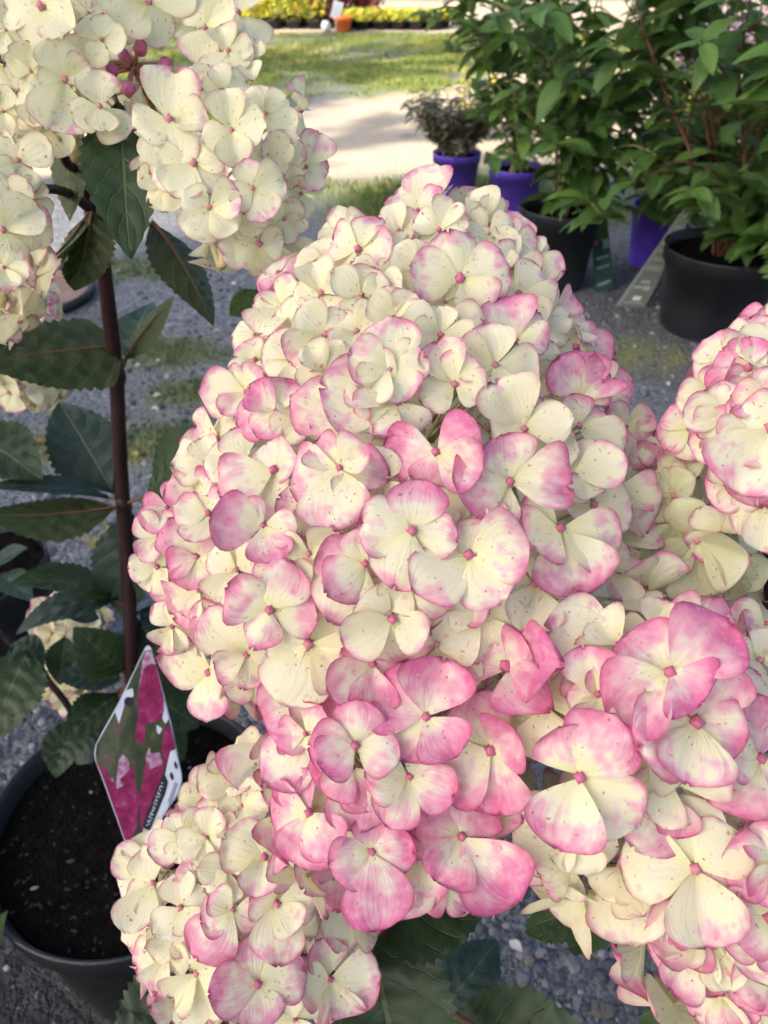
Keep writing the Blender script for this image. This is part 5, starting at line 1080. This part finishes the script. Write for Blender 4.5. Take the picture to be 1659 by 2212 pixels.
# yellow-green sprig by the stem
Q = on_plane(228, 1205); e = empty('weed', (Q.x, Q.y, 0), 'small yellow-green weed sprig growing from gravel beside the bare stem', 'weed')
b = MB(); o0 = Vector((Q.x, Q.y, 0))
for i in range(16):
    a = SR.uniform(0, 6.28); l = SR.uniform(.03, .07); tip = Vector((math.cos(a) * l * .5, math.sin(a) * l * .5, l)); b.tube([Vector(), tip * .5 + Vector((0, 0, .004)), tip], [.0012, .001, .0006], 4)
    for k in range(5):
        aa = SR.uniform(0, 6.28); c = tip * SR.uniform(.6, 1); leaf_geo(b, c, c + Vector((math.cos(aa), math.sin(aa), .5)) * SR.uniform(.006, .013), .006, (0, 0, 1), rows=4, cols=3, serr=0, quilt=0, mat=1)
b.obj('foliage', [M_TWIG, M_YLEAF], e, o0)

# perennials with mauve flowers beyond the shrubs
def perennial(x, y, h, label, cols):
    e = empty('perennial', (x, y, 0), label, 'perennial', 'mauve flowering perennials'); o0 = Vector((x, y, 0)); b = MB(); f = MB()
    for i in range(70):
        a = SR.uniform(0, 6.28); r = 0.22 * math.sqrt(SR.random()); p = Vector((math.cos(a) * r * .5, math.sin(a) * r * .5, 0)); t = Vector((math.cos(a) * r * 1.3, math.sin(a) * r * 1.3, h * SR.uniform(.75, 1.05)))
        b.tube([p, p.lerp(t, .5) + Vector((SR.uniform(-.01, .01), 0, 0)), t], [.0028, .0022, .0014], 4)
        for k in range(4):
            c = p.lerp(t, SR.uniform(.1, .8)); aa = SR.uniform(0, 6.28); leaf_geo(b, c, c + Vector((math.cos(aa) * .5, math.sin(aa) * .5, .9)) * SR.uniform(.04, .09), .010, (math.cos(aa), math.sin(aa), .3), rows=4, cols=3, serr=0, quilt=0)
        for k in range(22):
            c = t + Vector((SR.gauss(0, .014), SR.gauss(0, .014), SR.uniform(-.09, .02))); s = SR.uniform(.005, .010); d = Vector((SR.uniform(-1, 1), SR.uniform(-1, 1), SR.uniform(-1, 1))).normalized(); q = d.orthogonal().normalized(); r2 = d.cross(q)
            f.add([c + q * s, c + r2 * s, c - q * s, c - r2 * s], [(0, 1, 2, 3)], 0, None, (*SR.choice(cols), 1))
    b.obj('stems', M_SLEAF, e, o0); f.obj('blossoms', M_PETAL, e, o0)
PC1 = [(0.30, 0.18, 0.32), (0.42, 0.26, 0.36), (0.52, 0.38, 0.40), (0.24, 0.15, 0.28)]
for i, (x, y, h) in enumerate(((1.45, 4.1, .60), (1.95, 4.0, .64), (2.45, 4.1, .64), (2.2, 4.6, .62), (1.7, 4.7, .6))):
    perennial(x, y, h, 'mauve-pink flowering perennial with upright green stems behind the shrubs', PC1)

# ------------------------------------------------------------------ hanging / leaning printed labels by the shrub pots
M_DGREEN = mat_plain('dark_green_card', (0.025, 0.060, 0.052), (0.035, 0.075, 0.065), 30, 0.35, 0.45, 0.03); M_GREYCARD = mat_plain('grey_green_card', (0.14, 0.155, 0.135), (0.17, 0.185, 0.16), 30, 0.35, 0.45, 0.03)
M_PALEINK = mat_plain('pale_print', (0.34, 0.36, 0.32), (0.42, 0.44, 0.39), 300, 0.4, 0.4, 0.03); M_DIMINK = mat_plain('dim_print', (0.22, 0.25, 0.22), (0.27, 0.30, 0.26), 300, 0.4, 0.4, 0.03)
M_BRIGHT = mat_plain('bright_print', (0.62, 0.62, 0.56), (0.70, 0.70, 0.64), 300, 0.4, 0.4, 0.03); M_REDINK = mat_plain('rose_print', (0.50, 0.06, 0.14), (0.6, 0.12, 0.2), 300, 0.4, 0.4, 0.03)
M_PTREE = mat_print('printed_shrub', [(0.3, (0.02, 0.045, 0.02)), (0.55, (0.06, 0.12, 0.04)), (0.75, (0.16, 0.24, 0.10))], 60, (1, 1, 1))
zT = lambda x, y: ((2300 + x * 0.30139) / 1.8228, (740 + y * 0.30139) / 1.8228)
def card(name, label, topL, topR, botR, botL, d_top, d_bot, mat):
    c = [zT(*p) for p in (topL, topR, botR, botL)]
    w = [P(*c[0], d_top), P(*c[1], d_top), P(*c[2], d_bot), P(*c[3], d_bot)]
    low = min(w, key=lambda p: p.z)
    e = empty(name, low, label, 'plant label', None)
    nrm = (w[1] - w[0]).cross(w[3] - w[0]).normalized()
    if nrm.dot(CAM - w[0]) < 0: nrm = -nrm
    def at(s, t, lift=0.0): return w[0].lerp(w[1], s).lerp(w[3].lerp(w[2], s), t) + nrm * lift
    def quad(nm, s0, s1, t0, t1, m, lift=0.0015, thick=0):
        v = [at(s0, t0, lift), at(s1, t0, lift), at(s1, t1, lift), at(s0, t1, lift)]; b = MB(); o = v[0]
        if thick:
            v += [p - nrm * thick for p in v]; b.add([p - o for p in v], [(0, 1, 2, 3), (7, 6, 5, 4), (0, 4, 5, 1), (1, 5, 6, 2), (2, 6, 7, 3), (3, 7, 4, 0)])
        else: b.add([p - o for p in v], [(0, 1, 2, 3)])
        return b.obj(nm, m, e, o, smooth=False)
    quad('plate', 0, 1, 0, 1, mat, 0, 0.0015); return e, quad
gb = on_plane(*zT(600, 1550), 0.004); ge = depth_of(gb)
e, quad = card('plant_label', 'long grey-green printed label leaning on the black shrub pot', (1415, 105), (1505, 160), (790, 1560), (405, 1545), ge - 0.16, ge, M_GREYCARD)
quad('folded_edge', 0, 0.14, 0.0, 0.99, M_DIMINK, 0.002)
for (s0, s1, t0, t1, m) in ((.3, .9, .13, .18, M_DIMINK), (.25, .95, .245, .27, M_DIMINK), (.2, .9, .305, .33, M_PALEINK), (.2, .48, .355, .415, M_BRIGHT), (.52, .82, .36, .42, M_REDINK), (.2, .9, .45, .485, M_DIMINK), (.2, .9, .53, .565, M_DIMINK), (.2, .9, .60, .655, M_DIMINK), (.34, .72, .745, .770, M_PALEINK), (.22, .52, .800, .820, M_PALEINK), (.56, .82, .795, .835, M_PALEINK), (.42, .70, .895, .935, M_BRIGHT), (.2, .85, .955, .965, M_PALEINK)):
    quad('print_line', s0, s1, t0, t1, m)
gb = on_plane(*zT(250, 1330), 0.004); ge = depth_of(gb)
e, quad = card('plant_label', 'dark green printed label standing against the black shrub pot', (65, -120), (250, -120), (390, 1285), (140, 1385), ge + 0.03, ge, M_DGREEN)
quad('grey_panel', .22, .95, .12, .33, M_PALEINK); quad('shrub_print', .2, .98, .36, .56, M_PTREE); quad('red_print', .1, .3, .55, .585, M_REDINK); quad('grey_figure', .6, .95, .54, .64, M_DIMINK)
for t in (.70, .785, .93): quad('print_line', .15, .85, t, t + .02, M_DIMINK)

# ------------------------------------------------------------------ far nursery beds
def mound(x, y, h, r, cols, label, group, potmat=M_BLACKPOT, nleaf=420):
    e = empty('potted_shrub', (x, y, 0), label, 'potted shrub', group); o0 = Vector((x, y, 0)); ph = 0.07
    b = MB(); b.lathe([(.001, .004), (.075, .003), (.095, ph), (.102, ph), (.102, ph + .008), (.09, ph + .008), (.085, ph - .02), (.001, ph - .02)], 20); b.obj('pot', potmat, e, o0)
    b = MB(); b.tube([Vector((0, 0, ph - .03)), Vector((0, 0, ph + h * .6))], [.008, .004], 6); b.obj('trunk', M_TWIG, e, o0)
    f = MB()
    for i in range(nleaf):
        d = Vector((SR.gauss(0, 1), SR.gauss(0, 1), SR.gauss(0, 1))).normalized() * SR.random() ** .35; lump = 1 + .3 * mnoise.noise(d * 2 + Vector((x, y, 0)) * 3)
        c = Vector((d.x * r * lump, d.y * r * lump, ph + h * .5 + d.z * h * .55 * lump)); s = SR.uniform(.010, .022); q = Vector((SR.uniform(-1, 1), SR.uniform(-1, 1), SR.uniform(-.6, 1))).normalized(); a = q.orthogonal().normalized(); bb = q.cross(a)
        f.add([c + a * s * 1.5, c + bb * s * .7, c - a * s * 1.5, c - bb * s * .7], [(0, 1, 2, 3)], 0, None, (*[v * SR.uniform(.8, 1.2) for v in SR.choice(cols)], 1))
    f.obj('crown', M_PETAL, e, o0)
YC = [(0.62, 0.54, 0.05), (0.50, 0.50, 0.06), (0.68, 0.58, 0.10), (0.40, 0.44, 0.06)]; RC = [(0.22, 0.08, 0.06), (0.30, 0.12, 0.08), (0.16, 0.07, 0.05)]; LC = [(0.36, 0.40, 0.12), (0.48, 0.46, 0.12), (0.25, 0.33, 0.09)]
def fx(px, y): return (px - VW / 2) / FPX * (y * math.cos(PITCH) + CAM_H * math.sin(PITCH))
for i in range(11):
    y = 9.45 + 0.25 * (i % 3); mound(fx(545 + i * 15, y), y, 0.36 + .06 * (i % 2), 0.15, YC, 'golden yellow bush in a row of black pots beyond the lawn', 'golden bushes in the far row')
for i in range(4):
    y = 9.5 + .2 * (i % 2); mound(fx(705 - 12 + i * 9, y), y, 0.40, 0.12, RC, 'dark reddish brown bush in the far row of black pots', 'reddish bushes in the far row')
for i in range(5):
    y = 9.95 + .15 * (i % 2); mound(fx(745 + i * 15, y), y, 0.42, 0.14, RC if i % 2 else [(0.24, 0.05, 0.06), (0.4, 0.03, 0.05), (0.2, 0.09, 0.06)], 'dark red bush behind the low golden plants beyond the lawn', 'red bushes behind the low golden plants')
for i in range(12):
    y = 9.4 + .18 * (i % 2); mound(fx(745 + i * 19, y), y, 0.10, 0.13, YC, 'low golden plant in the far row of black pots', 'low golden plants in the far row', nleaf=260)
for i in range(16):
    y = 10.1 + .2 * (i % 3); mound(fx(300 + i * 17, y), y, 0.42, 0.15, LC, 'light green bush in the far row of black pots', 'light green bushes in the far row')
y = 9.15; x = fx(725, y); e = empty('price_sign', (x, y, 0), 'white card sign on a thin stake in front of the far pots', 'sign')
b = MB(); b.tube([Vector((0, 0, -.02)), Vector((0.01, 0, .13))], [.006, .006], 6); b.obj('stake', M_STEEL, e, (x, y, 0))
b = MB(); b.box((0.02, -0.01, .19), (.10, .006, .15), 0, Matrix.Rotation(R(18), 3, 'Y')); b.obj('card', M_WHITE, e, (x, y, 0), smooth=False)
y = 9.2; x = fx(742, y); e = empty('small_pot', (x, y, 0), 'small bright orange pot in front of the far row', 'plant pot'); b = MB(); b.lathe([(.001, .004), (.07, .003), (.09, .10), (.10, .10), (.10, .13), (.09, .13), (.08, .05), (.001, .05)], 20); b.obj('shell', M_ORANGE, e, (x, y, 0))
for (px, y, lab) in ((705, 9.2, 'white plastic bag slumped in front of the far reddish bushes'), (552, 9.2, 'small white bag at the end of the far golden row'), (1010, 9.2, 'white tray edge beyond the lawn behind the tall shrub'), (1055, 9.25, 'long white tray beyond the lawn behind the tall shrub')):
    x = fx(px, y); s = 2.4 if 'long' in lab else 1; b = MB(); vs = ICO * np.array((.06 * s, .05, .06)) * (1 + RNG.uniform(-.2, .2, (12, 1))); b.add([tuple(v) for v in vs + (0, 0, .05)], [tuple(f) for f in ICOF]); tag(b.obj('bag' if 'bag' in lab else 'tray', M_WHITE, None, (x, y, 0)), lab, 'bag' if 'bag' in lab else 'tray')
y = 11.4; x = fx(962, y); e = empty('post', (x, y, 0), 'thin grey steel post beside the far pale road', 'post'); b = MB(); b.tube([Vector((0, 0, -.05)), Vector((0, 0, 1.6))], [.035, .035], 12); b.obj('shaft', M_STEEL, e, (x, y, 0)); b = MB(); b.lathe([(.035, 1.6), (.042, 1.6), (.042, 1.62), (.03, 1.64), (.001, 1.645)], 12); b.obj('cap', M_STEEL, e, (x, y, 0))

# fallen petals and leaves on the gravel
FL = [((0.62, 0.60, 0.42), 0.016), ((0.55, 0.45, 0.12), 0.013), ((0.50, 0.30, 0.08), 0.014), ((0.66, 0.62, 0.55), 0.012)]
for i, (px, py, k) in enumerate(((505, 620, 0), (325, 880, 0), (295, 985, 1), (340, 775, 3), (75, 945, 0), (95, 955, 2), (130, 930, 3), (460, 715, 1), (545, 1105, 2), (350, 850, 0), (170, 960, 0), (290, 790, 3), (1445, 830, 3), (1635, 1290, 0), (1360, 1180, 3), (700, 620, 0), (1100, 2030, 3))):
    Q = on_plane(px, py, .006); c, s = FL[k]; b = MB(); a = SR.uniform(0, 6.28); leaf_geo(b, Vector(), Vector((math.cos(a), math.sin(a), .1)) * s * 1.6, s, (0, 0, 1), rows=6, cols=5, serr=0, fold=.2, arch=.1); b.c = [(*c, 1)] * len(b.v)
    tag(b.obj('fallen_leaf', M_PETAL, None, (Q.x, Q.y, ground_z(Q.x, Q.y) + .007)), ('fallen cream petal lying on the grey gravel', 'small yellow fallen leaf on the grey gravel', 'small brown fallen leaf on the grey gravel', 'fallen whitish petal on the grey gravel')[k], 'fallen leaf', ('fallen cream petals', 'fallen yellow leaves', 'fallen brown leaves', 'fallen whitish petals')[k])

# ------------------------------------------------------------------ the tall trees that shade the yard (behind the camera)
E1 = Vector((-SUN_TRAVEL.y, SUN_TRAVEL.x, 0)); E2 = Vector((SUN_TRAVEL.x * math.sin(SUN_EL), SUN_TRAVEL.y * math.sin(SUN_EL), math.cos(SUN_EL)))
def shade_tree(dist, c1, c2, r1, r2, rz, n, leaf, label, seed, clumps=0):
    rg = np.random.default_rng(seed); c = -SUN_DIR * dist + E1 * c1 + E2 * c2; base = Vector((c.x, c.y, 0))
    e = empty('tree', base, label, 'tree'); b = MB(); top = Vector((0, 0, c.z)); pts = [Vector((0, 0, -.1)), Vector((.1, .1, c.z * .4)), Vector((0, 0, c.z * .8)), top + Vector((0, 0, r2 * .5))]
    q = smooth_path(pts, 4); b.tube(q, [.32 * (1 - .8 * i / (len(q) - 1)) for i in range(len(q))], 10)
    for i in range(9):
        a = 6.28 * i / 9; l = r1 * .8; s = Vector((0, 0, c.z - r2 * .6 + .1 * i)); b.tube([s, s + Vector((math.cos(a) * l * .5, math.sin(a) * l * .5, r2 * .4)), s + Vector((math.cos(a) * l, math.sin(a) * l, r2 * .7))], [.10, .06, .02], 6)
    b.obj('trunk', M_BARK, e, base)
    d = rg.normal(size=(n, 3)); d /= np.linalg.norm(d, axis=1)[:, None]; rad = rg.random(n) ** .33
    lump = np.array([1 + .28 * mnoise.noise(Vector(v * 2.3) + Vector((seed, 0, 0))) for v in d]); p = d * (rad * lump)[:, None]
    if clumps:
        ctr = rg.uniform(-1, 1, (clumps, 3)); p = ctr[rg.integers(0, clumps, n)] + rg.normal(size=(n, 3)) * np.array((0.10, 0.16, 0.12))
    cc = p[:, :1] * r1 * np.array(E1) + p[:, 1:2] * r2 * np.array(E2) + p[:, 2:] * rz * np.array(SUN_DIR) + np.array(c - base)
    nn = rg.normal(size=(n, 3)) + np.array(SUN_DIR) * .8; nn /= np.linalg.norm(nn, axis=1)[:, None]
    a = np.cross(nn, rg.normal(size=(n, 3))); a /= np.linalg.norm(a, axis=1)[:, None]; bb = np.cross(nn, a); s = leaf * rg.uniform(.6, 1.2, (n, 1))
    V = np.stack([cc + a * s * 1.4, cc + bb * s * .8, cc - a * s * 1.4, cc - bb * s * .8], 1).reshape(-1, 3); k = np.arange(n)[:, None] * 4
    F = np.concatenate([k + (0, 1, 2), k + (0, 2, 3)])
    o = tri_object('crown', V, F, np.tile((.06, .11, .03), (len(V), 1)), M_TREELEAF, None, None, None); o.parent = e
shade_tree(26, 0.45, 1.2, 2.4, 2.7, 2.4, 9000, 0.16, 'tall broad tree that shades the yard', 3)
shade_tree(15, 6.3, 2.3, 1.7, 1.9, 1.5, 1500, 0.075, 'thin-crowned tree whose shade dapples the lawn', 4, 13)
shade_tree(14, 3.9, 1.5, 0.75, 0.7, 0.8, 420, 0.05, 'slender young tree whose shade streaks the sandy track', 5, 7)
